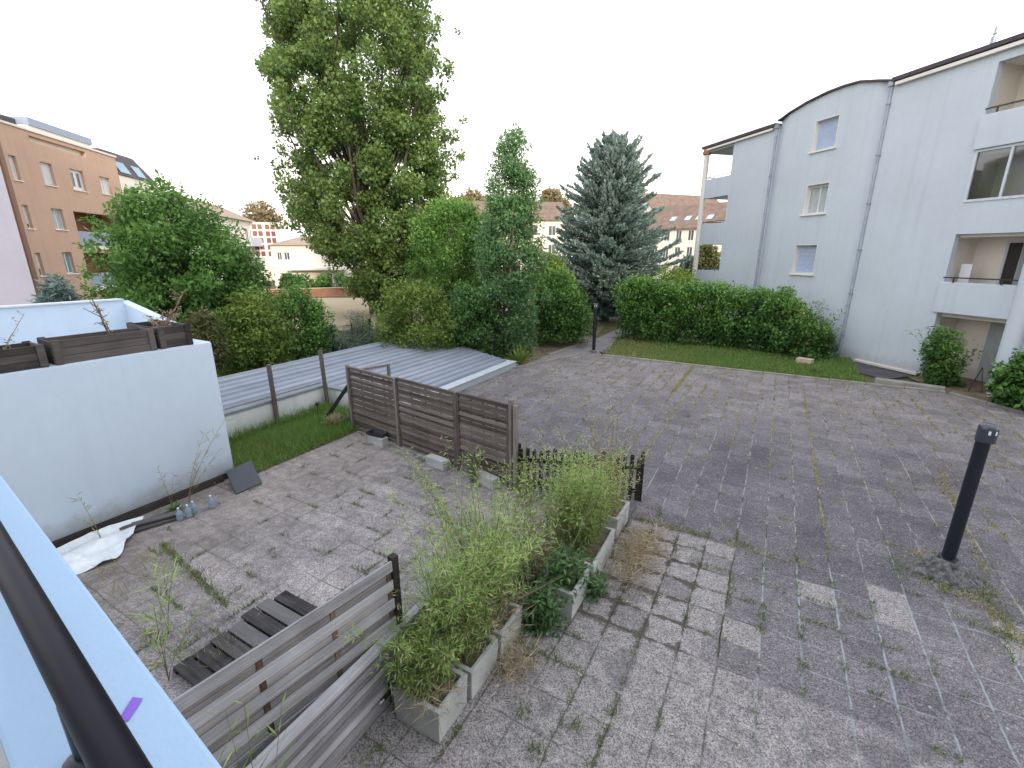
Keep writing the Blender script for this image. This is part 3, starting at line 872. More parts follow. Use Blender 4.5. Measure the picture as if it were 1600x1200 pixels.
# arched top of the middle bay
top = sorted([(min(max(x, 0.04), 5.03), z) for x, z in ARCH])
for (xa, za), (xb, zb) in zip(top[:-1], top[1:]):
    if xb - xa < 1e-4: continue
    wb.quad((xb, curve(xb), 9.8), (xa, curve(xa), 9.8), (xa, curve(xa), za), (xb, curve(xb), zb))
wb.quad((5.031, -0.3, -0.1), (5.031, 0, -0.1), (5.031, 0, 9.62), (5.031, -0.3, 9.62))
wb.quad((0.0395, -0.3, -0.1), (0.0395, 0, -0.1), (0.0395, 0, 9.83), (0.0395, -0.3, 9.83))
# left wing and right wing
wall_holes(wb, 5.031, 7.85, -0.1, 9.62, [])
RH = [(-5.02, -3.05, 8.08, 9.45), (-4.9, -3.04, 5.62, 7.11), (-5.02, -3.06, 3.19, 4.67), (-5.02, -3.09, -0.1, 2.17),
      (-7.6, -5.5, 8.08, 9.45), (-7.6, -5.5, 5.62, 7.11), (-7.6, -5.5, 3.19, 4.67), (-7.6, -5.5, -0.1, 2.17)]
wall_holes(wb, -12.0, 0.039, -0.1, 9.83, RH, 0.22)
# sides, back
wb.quad((7.85, 0, -0.1), (7.85, -9, -0.1), (7.85, -9, 9.62), (7.85, 0, 9.62))
wb.quad((-12, 0, -0.1), (-12, 0, 9.83), (-12, -9, 9.83), (-12, -9, -0.1))
wb.quad((7.85, -9, -0.1), (-12, -9, -0.1), (-12, -9, 9.7), (7.85, -9, 9.7))
wb.build('wall', M['greyfac'], gb)
# roof edges
rb = MB()
rb.box(-12.2, -0.02, -9.2, 0.16, 9.845, 9.97)
rb.box(5.1, 10.25, -9.2, 0.16, 9.63, 9.76)
for (xa, za), (xb, zb) in zip(top[:-1], top[1:]):
    if xb - xa < 1e-4: continue
    rb.add([(xa, 0.10, za + 0.004), (xb, 0.10, zb + 0.004), (xb, -9.1, zb + 0.004), (xa, -9.1, za + 0.004), (xa, 0.10, za + 0.07), (xb, 0.10, zb + 0.07), (xb, -9.1, zb + 0.07), (xa, -9.1, za + 0.07)],
           [(0, 3, 2, 1), (4, 5, 6, 7), (0, 1, 5, 4), (1, 2, 6, 5), (2, 3, 7, 6), (3, 0, 4, 7)])
rb.add([(-12, -0.6, 9.98), (-0.6, -0.6, 9.98), (-0.6, -9, 9.98), (-12, -9, 9.98), (-12, -4, 11.1), (-1.4, -4, 11.1)],
       [(0, 1, 5, 4), (1, 2, 5), (2, 3, 4, 5), (3, 0, 4)])
rb.box(-2.1, -0.55, -0.5, -0.1, 9.98, 10.06)
rb.build('roof', M['slate'], gb)
gt = MB(); gt.box(-12.1, -0.15, 0.02, 0.14, 9.70, 9.80); gt.build('eaves_board', M['creamwhite'], gb)
gt = MB(); gt.box(5.25, 10.1, 0.02, 0.13, 9.50, 9.59); gt.build('eaves_board', M['creamwhite'], gb)
window(gb, *W3[0], y=-0.21, mull=0, pane='pane', shutter=1.0, shmat='shutter', sill='creamwhite')
window(gb, *W3[1], y=-0.21, mull=1, pane='curtain', shutter=0.12, sill='creamwhite')
window(gb, *W3[2], y=-0.21, mull=0, pane='pane', shutter=0.97, shmat='shutter', sill='creamwhite')
window(gb, *W0[0], y=-0.15, mull=1, pane='pane', sill='creamwhite')
for (a, b, c, d) in W3:     # pale surround of each opening
    tr = MB(); e = 0.0
    for (p0, p1, p2, p3) in ((b - 0.022, b - 0.002, c + 0.002, d - 0.002), (a + 0.002, a + 0.022, c + 0.002, d - 0.002), (a + 0.024, b - 0.024, d - 0.022, d - 0.002)):
        tr.box(p0, p1, -0.24, 0.012, p2, p3)
    tr.build('window_surround', M['creamwhite'], gb)
for xs_, zt in ((0.02, 9.75), (5.06, 9.55)):
    p = MB()
    p.tube([(xs_, 0.02, zt), (xs_, 0.03, 0.35), (xs_ + 0.02, 0.07, 0.18), (xs_ + 0.22, 0.10, 0.02)] if xs_ < 1 else [(xs_, 0.03, zt), (xs_, 0.03, 0.0)], 0.055, 10)
    p.box(xs_ - 0.09, xs_ + 0.09, -0.02, 0.13, zt - 0.02, zt + 0.13)
    pp = p.build('downpipe', M['pipe'], gb, smooth=True)
    for q in range(6):
        z = 0.9 + q * 1.65
        if z < zt - 0.2:
            c = MB(); c.box(xs_ - 0.075, xs_ + 0.075, 0.0, 0.095, z, z + 0.04); c.build('pipe_clip', M['pipe'], pp)
# loggias on the right
lw = MB()
for x0, x1 in ((-5.2, -2.95), (-7.7, -5.4)):
    for zf, zt in ((7.12, 9.6), (4.72, 7.10), (2.2, 4.70), (-0.1, 2.19)):
        lw.quad((x1, -1.25, zf), (x0, -1.25, zf), (x0, -1.25, zt), (x1, -1.25, zt))
        lw.quad((x1, -0.22, zf), (x1, -1.25, zf), (x1, -1.25, zt), (x1, -0.22, zt))
        lw.quad((x0, -0.22, zf), (x0, -0.22, zt), (x0, -1.25, zt), (x0, -1.25, zf))
        lg = MB(); lg.box(x0, x1, -1.25, -0.221, zt - 0.13, zt - 0.004); lg.build('loggia_slab', M['creamwhite'], gb)
lw.build('loggia_wall', M['cream'], gb)
for z0, z1 in ((2.21, 3.17), (7.12, 8.06)):
    par = MB(); par.box(-5.05, -3.0, 0.003, 0.10, z0, z1); par.build('balcony_parapet', M['greyfac'], gb, bevel=0.01)
for z in (3.17, 8.06):
    b = MB(); b.box(-5.0, -3.05, 0.03, 0.075, z + 0.14, z + 0.18)
    for x in (-4.6, -3.35): b.box(x - 0.02, x + 0.02, 0.035, 0.07, z, z + 0.14)
    b.build('balcony_rail', M['railmetal'], gb)
dr = MB(); dr.box(-4.14, -3.82, -1.24, -1.26, 2.3, 4.4)
d1 = dr.build('loggia_door', M['darkdoor'], gb)
d2 = MB(); d2.box(-4.55, -4.15, -1.24, -1.24, 2.3, 4.42); d2.box(-3.81, -3.74, -1.24, -1.23, 2.3, 4.45); d2.box(-4.55, -3.81, -1.24, -1.23, 4.40, 4.45)
d2.build('door_frame', M['framegrey'], d1)
dr = MB(); dr.box(-4.3, -3.9, -1.24, -1.25, 0.0, 2.05); dr.build('loggia_door', M['curtain'], gb)
s = MB(); s.box(-3.45, -3.15, -0.5, -0.46, 2.3, 3.75); s.build('loggia_screen', M['shutterw'], gb)
window(gb, -4.98, -4.7, 3.1, 4.25, y=-1.2, mull=0)
window(gb, -4.98, -4.7, 8.2, 9.2, y=-1.2, mull=0)
# glazed loggia: big sliding windows
gl = MB()
x0, x1, z0, z1 = -4.9, -3.04, 5.62, 7.11
for (a, b, c, d) in ((x0, x1, z0, z0 + 0.07), (x0, x1, z1 - 0.07, z1), (x0, x0 + 0.07, z0 + 0.07, z1 - 0.07), (x1 - 0.07, x1, z0 + 0.07, z1 - 0.07), (-3.99, -3.93, z0 + 0.07, z1 - 0.07)):
    gl.box(a, b, -0.06, 0.03, c, d)
g = gl.build('loggia_glazing', M['framegrey'], gb)
t_ = NT('loggia_glass'); gls = t_.n('ShaderNodeBsdfGlossy', Roughness=0.03, Color=(0.85, 0.9, 0.95)); trn = t_.n('ShaderNodeBsdfTransparent', Color=(0.75, 0.8, 0.8))
fr_ = t_.n('ShaderNodeFresnel', IOR=1.5); mx_ = t_.n('ShaderNodeMixShader'); t_.t.links.new(t_.math('ADD', fr_.outputs[0], 0.08), mx_.inputs[0])
t_.t.links.new(trn.outputs[0], mx_.inputs[1]); t_.t.links.new(gls.outputs[0], mx_.inputs[2]); t_.t.links.new(mx_.outputs[0], t_.out.inputs[0])
M['glass'] = t_.m
p = MB(); p.quad((x1 - 0.04, -0.02, z0 + 0.03), (x0 + 0.03, -0.02, z0 + 0.03), (x0 + 0.03, -0.02, z1 - 0.03), (x1 - 0.04, -0.02, z1 - 0.03)); p.build('pane', M['glass'], g)
dd = MB(); dd.box(-4.35, -3.85, -1.24, -1.25, 4.8, 6.9); dd.build('loggia_door', M['paneteal'], gb)
# round columns
for cx, ct, mat_, rr_ in ((-5.25, 9.7, 'greyfac', 0.22), (9.97, 9.3, 'creamwhite', 0.14)):
    c = MB(); c.tube([(cx, 0.12 if cx < 0 else -0.02, -0.1), (cx, 0.12 if cx < 0 else -0.02, ct)], rr_, 20)
    cc = c.build('column', M[mat_], gb, smooth=True)
    if cx > 0:
        q = MB(); q.lathe([(0.15, 9.3), (0.23, 9.34), (0.23, 9.5), (0.19, 9.52), (0.19, 9.6)], 18, (cx, -0.02, 0)); q.build('capital', M['terracotta'], cc, smooth=True)
# corner balconies on the far left end
for z0, z1 in ((7.03, 8.0), (4.56, 5.66), (1.98, 3.13)):
    b = MB(); b.box(7.851, 9.9, -0.14, 0.0, z0, z1); b.box(9.78, 9.9, -2.6, -0.141, z0, z1); b.box(7.851, 9.78, -2.6, -0.141, z0, z0 + 0.16)
    bb_ = b.build('balcony', M['greyfac'], gb)
    q = MB(); q.tube([(7.9, -0.07, z1 + 0.12), (9.82, -0.07, z1 + 0.12), (9.82, -2.5, z1 + 0.12)], 0.02, 6)
    for x in (8.3, 9.0, 9.7): q.tube([(x, -0.07, z1), (x, -0.07, z1 + 0.12)], 0.012, 6)
    q.build('balcony_rail', M['railmetal'], bb_)
q = MB(); q.box(7.86, 10.1, -3.0, 0.0, 9.40, 9.49); q.build('balcony_soffit', M['soffit'], gb)
q = MB(); q.tube([(-2.25, -0.8, 10.1), (-2.25, -0.8, 10.45)], 0.07, 8); q.tube([(-2.25, -0.8, 10.45), (-2.25, -0.8, 10.72)], [0.035, 0.03], 8)
q.lathe([(0.02, 0), (0.06, 0.03), (0.02, 0.07)], 8, (-2.25, -0.8, 10.5)); q.tube([(-2.25, -0.8, 10.72), (-2.22, -0.8, 11.25)], [0.014, 0.008], 6)
q.build('antenna', M['pipe'], gb, smooth=True)
# sloping slab over the basement window at the foot of the wall
q = MB(); q.box(-3.05, -0.75, 0.003, 0.22, 0.02, 0.10); q.build('basement_ledge', M['creamwhite'], gb, bevel=0.008)
q = MB(); q.add([(-3.0, 0.22, 0.0), (-0.8, 0.22, 0.0), (-1.15, 1.75, -0.004), (-3.1, 1.6, -0.004), (-3.0, 0.22, -0.05), (-0.8, 0.22, -0.05), (-1.15, 1.75, -0.05), (-3.1, 1.6, -0.05)],
      [(0, 1, 2, 3), (4, 7, 6, 5), (0, 4, 5, 1), (1, 5, 6, 2), (2, 6, 7, 3), (3, 7, 4, 0)])
q.build('basement_slab', M['slate'], gb)
ks = MB(); ks.box(0, 1.72, -0.14, 0.14, -0.03, 0.13)
ks = ks.build('kerb_stone', M['kerb'], bevel=0.02)
ks.location = (3.22, 18.68, 0); ks.rotation_euler = (0, 0, math.atan2(-0.3, 1.6))
tag(ks, 'long low grey stone slab lying at the foot of the blue-grey building wall', 'stone')

# ================================================================== LEFT BUILDINGS
ob = thing('orange_building', 'ochre orange apartment block with white windows and dark roof at the far left', 'building', (-43.72, 13.92, 0), math.atan2(-0.766, 0.643))
wb = MB()
holes = []
wins = []
def ow(s0, s1, z0, z1, **kw):
    holes.append((-s1, -s0, z0, z1)); wins.append(((-s1, -s0, z0, z1), kw))
ow(-2.97, -2.42, 8.45, 9.85, shutter=1.0); ow(-0.5, 0.52, 8.5, 9.9, shutter=0.96); ow(2.15, 3.55, 8.5, 9.9, pane='pane', fw=0.22); ow(5.35, 6.6, 8.6, 9.85, pane='shutterw', shutter=0.1)
ow(-2.97, -2.5, 5.6, 7.0, shutter=0.8); ow(-0.6, 0.45, 5.65, 7.0, pane='curtain')
ow(-3.0, -2.55, 2.65, 4.1, shutter=0.7); ow(-0.62, 0.3, 2.7, 4.15, pane='paneteal')
lh = [(-6.2, -1.5, 4.6, 6.97), (-6.2, -1.5, 1.6, 4.1)]
slot = (-4.35, 0.9, 11.0, 11.36)
wall_holes(wb, -7.95, 3.25, -0.1, 11.62, holes + lh + [slot], 0.3)
wb.quad((3.25, 0, -0.1), (3.25, 0, 11.62), (3.25, -10, 11.62), (3.25, -10, -0.1))
wb.quad((-7.95, 0, -0.1), (-7.95, -10, -0.1), (-7.95, -10, 11.62), (-7.95, 0, 11.62))
wb.quad((3.25, -10, -0.1), (3.25, -10, 11.62), (-7.95, -10, 11.62), (-7.95, -10, -0.1))
wb.build('wall', M['orange'], ob)
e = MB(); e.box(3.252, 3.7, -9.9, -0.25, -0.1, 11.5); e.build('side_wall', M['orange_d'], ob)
e = MB(); e.box(-8.05, 3.35, -10.1, 0.08, 11.625, 11.76); e.build('coping', M['creamwhite'], ob)
e = MB(); e.box(0.3, 3.0, -9.5, -0.9, 11.77, 12.4); e.build('roof', M['slate'], ob)
e = MB(); e.box(-5.7, 0.25, -7, -0.3, 11.77, 12.1); pe = e.build('penthouse', M['creamwhite'], ob)
e = MB(); e.box(-5.8, 0.28, -7.1, -0.2, 12.105, 12.55); e.build('penthouse_roof', M['zincblue'], pe)
e = MB(); e.box(-4.4, 1.0, -1.2, -0.305, 10.9, 11.45); e.build('terrace_recess', M['creamwhite'], ob)
for hh, kw in wins: window(ob, *hh, y=-0.2, sill='creamwhite', **kw)
for (a, b, c, d) in lh:
    q = MB(); q.quad((b, -1.8, c), (a, -1.8, c), (a, -1.8, d), (b, -1.8, d)); q.quad((b, -0.3, c), (b, -1.8, c), (b, -1.8, d), (b, -0.3, d)); q.quad((a, -0.3, d), (a, -1.8, d), (a, -1.8, c), (a, -0.3, c))
    q.quad((a, -0.3, d), (b, -0.3, d), (b, -1.8, d), (a, -1.8, d)); q.quad((a, -0.3, c), (a, -1.8, c), (b, -1.8, c), (b, -0.3, c))
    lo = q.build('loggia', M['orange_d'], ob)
    q = MB(); q.box(a, b, -0.05, 0.10, c - 0.25, c + 0.02); q.build('loggia_slab', M['creamwhite'], lo)
    q = MB(); q.box(a + 0.05, b - 0.05, -0.06, -0.03, c + 0.05, c + 1.02); q.build('glass_guard', M['zincblue'], lo)

lb = thing('lilac_building', 'tall plain lilac-grey windowless wall at the left picture edge before the orange block', 'building', (-32.85, 8.78, 0), math.atan2(-1, -0.1))
e = MB(); e.box(0, 9, -9, 0, -0.1, 12.5)
e.build('wall', M['lilac'], lb)
e = MB(); e.box(-0.05, 9.1, -9.1, 0.05, 12.505, 12.7); e.build('coping', M['creamwhite'], lb)

mb_ = thing('mansard_building', 'white building with dark mansard roof and two skylights right of the orange block', 'building', (-43.72, 13.92, 0), math.atan2(-0.766, 0.643))
e = MB(); wall_holes(e, -13.6, -7.96, -0.1, 10.35, [(-10.2, -8.6, 7.6, 9.3)], 0.3)
e.quad((-13.6, 0, -0.1), (-13.6, -9, -0.1), (-13.6, -9, 10.35), (-13.6, 0, 10.35)); e.quad((-7.96, -9, -0.1), (-7.96, -9, 10.35), (-13.6, -9, 10.35), (-13.6, -9, -0.1))
e.build('wall', M['creamwhite'], mb_)
e = MB(); e.add([(-7.97, 0.1, 10.36), (-13.7, 0.1, 10.36), (-12.5, -1.0, 12.3), (-7.97, -1.0, 12.3), (-7.97, -9, 10.36), (-13.7, -9, 10.36), (-12.5, -8, 12.3), (-7.97, -8, 12.3)],
               [(0, 1, 2, 3), (1, 5, 6, 2), (5, 4, 7, 6), (4, 0, 3, 7), (3, 2, 6, 7)])
ro = e.build('roof', M['slate'], mb_)
for a, b in ((-9.9, -8.4), (-12.2, -10.9)):
    y0 = lambda z: 0.1 - (z - 10.36) * 1.1 / 1.94 + 0.05
    q = MB(); q.add([(b, y0(10.6), 10.6), (a, y0(10.6), 10.6), (a, y0(11.5), 11.5), (b, y0(11.5), 11.5)], [(0, 1, 2, 3)]); q.build('skylight', M['paneteal'], ro)
q = MB(); q.box(-10.2, -8.6, -0.3, -0.25, 7.6, 9.3); q.build('window', M['orange'], mb_)

tb = thing('tiled_building', 'long cream block with faded tiled roof and balconies behind the leafy tree', 'building', (-43.72, 13.92, 0), math.atan2(-0.766, 0.643))
e = MB(); e.box(-39, -14.5, -10, 0.0, -0.1, 8.4); e.build('wall', M['cream'], tb)
e = MB(); e.add([(-14.3, 0.5, 8.41), (-39.6, 0.5, 8.41), (-38, -4, 10.6), (-14.3, -4, 10.9), (-14.3, -10.5, 8.41), (-39.6, -10.5, 8.41)], [(0, 1, 2, 3), (1, 5, 2), (5, 4, 3, 2), (0, 3, 4), (0, 4, 5, 1)])
e.build('roof', M['tiles_l'], tb)
for z in (2.6, 5.2):
    q = MB(); q.box(-38.9, -33, 0.02, 1.3, z - 0.2, z); q.box(-38.9, -33, 1.2, 1.3, z + 0.004, z + 0.9); q.build('balcony', M['framegrey'], tb)
    for x in (-37.5, -35.5): window(tb, x - 0.6, x + 0.6, z + 0.1, z + 2.1, y=0.03, mull=1)


def placed(u, v, d):
    p = bearing(u, v, d); return Vector((p[0], p[1], 0))


def face_eye(p):
    return math.atan2(p.y, p.x) - PI / 2 + PI     # local +y looks back at the balcony


# pale block with the reddish window grid
p = placed(415, 400, 80)
gbk = thing('gridded_building', 'pale block with tall grid of reddish square windows, far left of the poplar', 'building', p, face_eye(p))
e = MB(); gh = []
for c in range(4):
    for rr in range(5):
        x = -1.45 + c * 0.72 + (0.25 if c > 1 else 0); gh.append((x - 0.28, x + 0.28, 3.6 + rr * 0.95, 4.3 + rr * 0.95))
wall_holes(e, -2.4, 2.6, -0.1, 8.4, gh, 0.25)
e.box(-2.4, 2.6, -8, -0.26, -0.1, 8.39); e.build('wall', M['creamwhite'], gbk)
M['redpane'] = mat_plain('reddish_window_glass', (0.22, 0.09, 0.08), 0.15, 0.0, 0.7)
for (a, b, c, d) in gh:
    q = MB(); q.box(a, b, -0.2, -0.17, c, d); q.build('window', M['redpane'], gbk)

p = placed(480, 420, 60)
ch = thing('cream_house', 'cream two-storey house with low hipped roof left of the poplar trunk', 'building', p, face_eye(p) - 0.25)
e = MB(); hs = [(1.75, 2.35, 3.3, 4.15), (2.6, 3.1, 3.3, 4.15), (1.0, 2.2, 0.6, 1.6)]
wall_holes(e, -4.5, 3.7, -0.1, 4.9, hs, 0.2); e.quad((3.7, 0, -0.1), (3.7, 0, 4.9), (3.7, -7, 4.9), (3.7, -7, -0.1)); e.quad((-4.5, 0, -0.1), (-4.5, -7, -0.1), (-4.5, -7, 4.9), (-4.5, 0, 4.9))
e.build('wall', M['creamwhite'], ch)
e = MB(); e.add([(-4.8, 0.4, 4.91), (4.0, 0.4, 4.91), (4.0, -7.4, 4.91), (-4.8, -7.4, 4.91), (-2, -3.5, 6.0), (1.2, -3.5, 6.0)], [(0, 1, 5, 4), (1, 2, 5), (2, 3, 4, 5), (3, 0, 4), (0, 3, 2, 1)])
e.build('roof', M['tiles_l'], ch)
for hh in hs: window(ch, *hh, y=-0.12, mull=1)
e = MB(); e.box(-4.3, 1.8, 0.02, 1.6, 2.2, 2.4); e.build('canopy', M['cream'], ch)

p = placed(590, 400, 64)
ph = thing('pale_house', 'long pale house half hidden behind the poplar crown', 'building', p, face_eye(p) - 0.15)
e = MB(); hs = [(-5, -4, 1.2, 2.6), (-2, -1, 1.2, 2.6), (1, 2, 1.2, 2.6), (4, 5, 1.2, 2.6)]
wall_holes(e, -9, 8, -0.1, 5.2, hs, 0.2); e.box(-9, 8, -7, -0.21, -0.1, 5.19); e.build('wall', M['creamwhite'], ph)
e = MB(); gable_roof(e, -9, 8, -7, 0, 5.2, 7.0); e.build('roof', M['tiles_l'], ph)
for hh in hs: window(ph, *hh, y=-0.1, mull=1)

# long cream block with brown roof behind the slim tree
p = placed(800, 340, 72)
lgb = thing('long_building', 'long cream building with brown tiled roof behind the slim tree and the spruce', 'building', p, face_eye(p) + 0.1)
e = MB(); hs = [(-6.6 + 2.8 * i, -5.5 + 2.8 * i, zz, zz + 1.4) for i in range(7) for zz in (1.2, 3.9, 6.6)]
wall_holes(e, -8, 14, -0.1, 8.9, hs, 0.2); e.box(-8, 14, -9, -0.21, -0.1, 8.89); e.build('wall', M['cream'], lgb)
e = MB(); gable_roof(e, -8, 14, -9, 0, 8.9, 11.6, 0.4); e.build('roof', M['tiles'], lgb)
for hh in hs: window(lgb, *hh, y=-0.1, mull=1)

# houses beyond the spruce and the hedge
p = placed(1078, 400, 70)
h1 = thing('gabled_house', 'cream house row with brown roof and small skylights, right of the blue spruce', 'building', p, face_eye(p) - 0.45)
e = MB(); hs = [(-7.2 + 1.75 * i, -6.4 + 1.75 * i, zz, zz + 1.35) for i in range(8) for zz in (1.0, 3.5, 5.7)]
wall_holes(e, -8.5, 7.5, -0.1, 7.4, hs, 0.2); e.quad((7.5, 0, -0.1), (7.5, 0, 7.4), (7.5, -9, 7.4), (7.5, -9, -0.1)); e.quad((-8.5, 0, -0.1), (-8.5, -9, -0.1), (-8.5, -9, 7.4), (-8.5, 0, 7.4))
e.add([(7.5, 0, 7.4), (7.5, -9, 7.4), (7.5, -4.5, 10.6)], [(0, 1, 2)]); e.add([(-8.5, 0, 7.4), (-8.5, -9, 7.4), (-8.5, -4.5, 10.6)], [(2, 1, 0)])
e.build('wall', M['creamwhite'], h1)
e = MB(); gable_roof(e, -8.5, 7.5, -9, 0, 7.4, 10.6, 0.3); ro = e.build('roof', M['tiles'], h1)
for hh in hs: window(h1, *hh, y=-0.1, mull=1)
for x in (-4.5, -1.5, 0.0, 1.6, 3.8):
    q = MB(); q.add([(x + 0.4, -1.2, 8.25 + 0.23), (x - 0.4, -1.2, 8.25 + 0.23), (x - 0.4, -2.0, 8.82 + 0.23), (x + 0.4, -2.0, 8.82 + 0.23)], [(0, 1, 2, 3)]); q.build('skylight', M['shutter'], ro)
p = placed(1085, 350, 92)
h2 = thing('tall_gabled_house', 'taller house with pinkish gable and brown roof rising behind the skylight roof', 'building', p, face_eye(p) + 0.7)
e = MB(); e.box(-8, 8, -10, 0, -0.1, 10.3)
for s_ in (-8, 8): e.add([(s_, 0, 10.3), (s_, -10, 10.3), (s_, -5, 14.2)], [(0, 1, 2)])
e.build('wall', M['creamwhite'], h2)
e = MB(); gable_roof(e, -8, 8, -10, 0, 10.3, 14.2, 0.15); e.build('roof', M['tiles'], h2)

# brick wall by the field, lamp post, far hedges
a = bearing(424, 467, 50); b = bearing(556, 467, 50)
a[2] = b[2] = 0
bw = MB(); ang = math.atan2(b[1] - a[1], b[0] - a[0]); L = np.linalg.norm(b - a)
bw.box(-1.5, L + 14, -0.15, 0.15, -0.2, 0.72)
bw = bw.build('brick_wall', M['brick']); bw.location = (a[0], a[1], 0); bw.rotation_euler = (0, 0, ang)
tag(bw, 'long low red brick wall along the far side of the dry field', 'wall')
cw = MB(); cw.box(-1.55, L + 14.05, -0.2, 0.2, 0.722, 0.79); cw.build('coping', M['stone'], bw)
p = bearing(521, 450, 54)
lp = MB(); lp.tube([(0, 0, -0.1), (0.05, 0, 1.6), (-0.25, 0, 3.0)], [0.07, 0.06, 0.05], 8)
lp = lp.build('pole', M['frame'], smooth=True); lp.location = (p[0], p[1], 0)
tag(lp, 'thin white leaning pole standing before the cream house behind the brick wall', 'pole')

tree('clipped_hedge', 'dark clipped hedge below the cream house left of the white pole', 'hedge', 55, [(430, 440, 478), (440, 436, 486), (452, 436, 486)], (460, 455), 'l_dark', 2200, 0.30, 0.22, 30, 0.6, 301, 0.06, ntgt=4, stem_name='stem', group='hedges behind the brick wall')
tree('clipped_hedge', 'bright green hedge right of the white pole behind the brick wall', 'hedge', 55, [(428, 495, 556), (440, 488, 562), (454, 488, 562)], (525, 455), 'l_tree', 2600, 0.30, 0.22, 36, 0.6, 305, 0.06, ntgt=4, stem_name='stem', group='hedges behind the brick wall')

# ================================================================== TREES AND SHRUBS
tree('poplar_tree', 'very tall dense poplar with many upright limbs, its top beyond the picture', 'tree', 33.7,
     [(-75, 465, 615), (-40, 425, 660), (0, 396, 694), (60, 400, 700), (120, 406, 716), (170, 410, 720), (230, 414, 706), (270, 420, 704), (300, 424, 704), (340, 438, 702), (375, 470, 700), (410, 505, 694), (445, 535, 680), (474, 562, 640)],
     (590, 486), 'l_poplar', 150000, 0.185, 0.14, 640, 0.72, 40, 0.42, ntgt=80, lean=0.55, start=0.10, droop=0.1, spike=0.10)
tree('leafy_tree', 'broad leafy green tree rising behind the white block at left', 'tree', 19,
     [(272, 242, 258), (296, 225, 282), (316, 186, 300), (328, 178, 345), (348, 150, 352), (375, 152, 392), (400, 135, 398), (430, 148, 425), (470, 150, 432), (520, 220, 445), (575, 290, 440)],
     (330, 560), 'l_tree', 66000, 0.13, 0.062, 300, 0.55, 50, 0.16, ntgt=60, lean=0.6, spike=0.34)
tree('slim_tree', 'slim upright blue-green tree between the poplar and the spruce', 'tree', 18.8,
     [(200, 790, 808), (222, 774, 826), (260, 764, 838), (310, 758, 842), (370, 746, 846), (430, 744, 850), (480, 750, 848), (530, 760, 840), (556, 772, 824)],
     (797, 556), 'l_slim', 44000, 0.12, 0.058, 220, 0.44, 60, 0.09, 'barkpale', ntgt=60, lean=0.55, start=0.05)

# blue spruce: tiers of upswept branches clad in needle sprays
sp = bearing(945, 495, 30)
st = thing('blue_spruce', 'large blue-grey spruce with a ragged broad cone beside the path', 'tree', (sp[0], sp[1], 0))
rr = random.Random(70); r = RS(70)
tr = MB(); tr.tube([(0, 0, -0.1), (0.05, 0, 4), (0.0, 0.05, 8), (0, 0, 10.4)], [0.28, 0.2, 0.1, 0.02], 10)
PP = []; AA = []; LL = []; TT = []
prof = [(0.4, 1.7), (1.3, 2.7), (2.4, 3.3), (3.6, 3.7), (4.6, 3.3), (5.6, 2.85), (6.6, 2.6), (7.4, 2.3), (8.4, 1.85), (9.2, 1.35), (9.8, 0.9), (10.4, 0.3)]
def prad(z):
    for (a, ra), (b, rb_) in zip(prof[:-1], prof[1:]):
        if a <= z <= b: return ra + (rb_ - ra) * (z - a) / (b - a)
    return 0.3
for i in range(640):
    z = 0.4 + 9.9 * (i + rr.random()) / 640
    az = i * 2.39996 + rr.uniform(-0.3, 0.3)
    Lb = prad(z) * rr.uniform(0.62, 1.27)
    dx, dy = math.cos(az), math.sin(az)
    rise = rr.uniform(-0.05, 0.22) + 0.55 * max(0, (z - 6.5) / 4.0)
    pts = []
    for q in range(5):
        f = q / 4
        pts.append(Vector((dx * Lb * f, dy * Lb * f, z - 0.22 * Lb * f * (1 - f) * 1.6 + rise * Lb * f * f)))
    tr.tube(pts, [0.035, 0.03, 0.022, 0.014, 0.006], 4, rr.random(), cap=False)
    m = int(84 * Lb ** 0.9) + 34
    bt = rr.uniform(-0.18, 0.2)
    for _ in range(m):
        f = rr.random() ** 0.6
        k_ = min(3, int(f * 4)); g_ = f * 4 - k_
        p = pts[k_].lerp(pts[k_ + 1], g_)
        dirb = (pts[k_ + 1] - pts[k_]).normalized()
        side = Vector((-dy, dx, 0)) * rr.choice((-1, 1))
        sl = (1 - f) * 0.5 * rr.random() + 0.04
        p = p + side * sl * Lb * 0.55 + Vector((0, 0, rr.uniform(-0.08, 0.05)))
        a_ = dirb * 0.9 + side * rr.uniform(-0.4, 1.0) + Vector((rr.uniform(-0.4, 0.4), rr.uniform(-0.4, 0.4), rr.uniform(-0.3, 0.7)))
        PP.append(tuple(p)); AA.append(tuple(a_)); LL.append(rr.uniform(0.11, 0.25))
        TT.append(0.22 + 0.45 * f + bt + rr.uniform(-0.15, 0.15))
tr.build('trunk', M['bark'], st)
PP = np.array(PP); AA = np.array(AA)
leaf_obj('crown', M['l_spruce'], st, PP, AA, unit(r, len(PP)), np.array(LL), np.array(LL) * 0.42, TT, fold=0.3)

G_SH = 'shrubs behind the corrugated roof'
def shrub(label, d, rows, base, mat, n, L, W, nc, cr, seed, group=G_SH, name='shrub', cat='shrub', **kw):
    return tree(name, label, cat, d, rows, base, mat, n, L, W, nc, cr, seed, kw.pop('trunk_r', 0.05), stem_name='stem', ntgt=kw.pop('ntgt', 14), group=group, **kw)

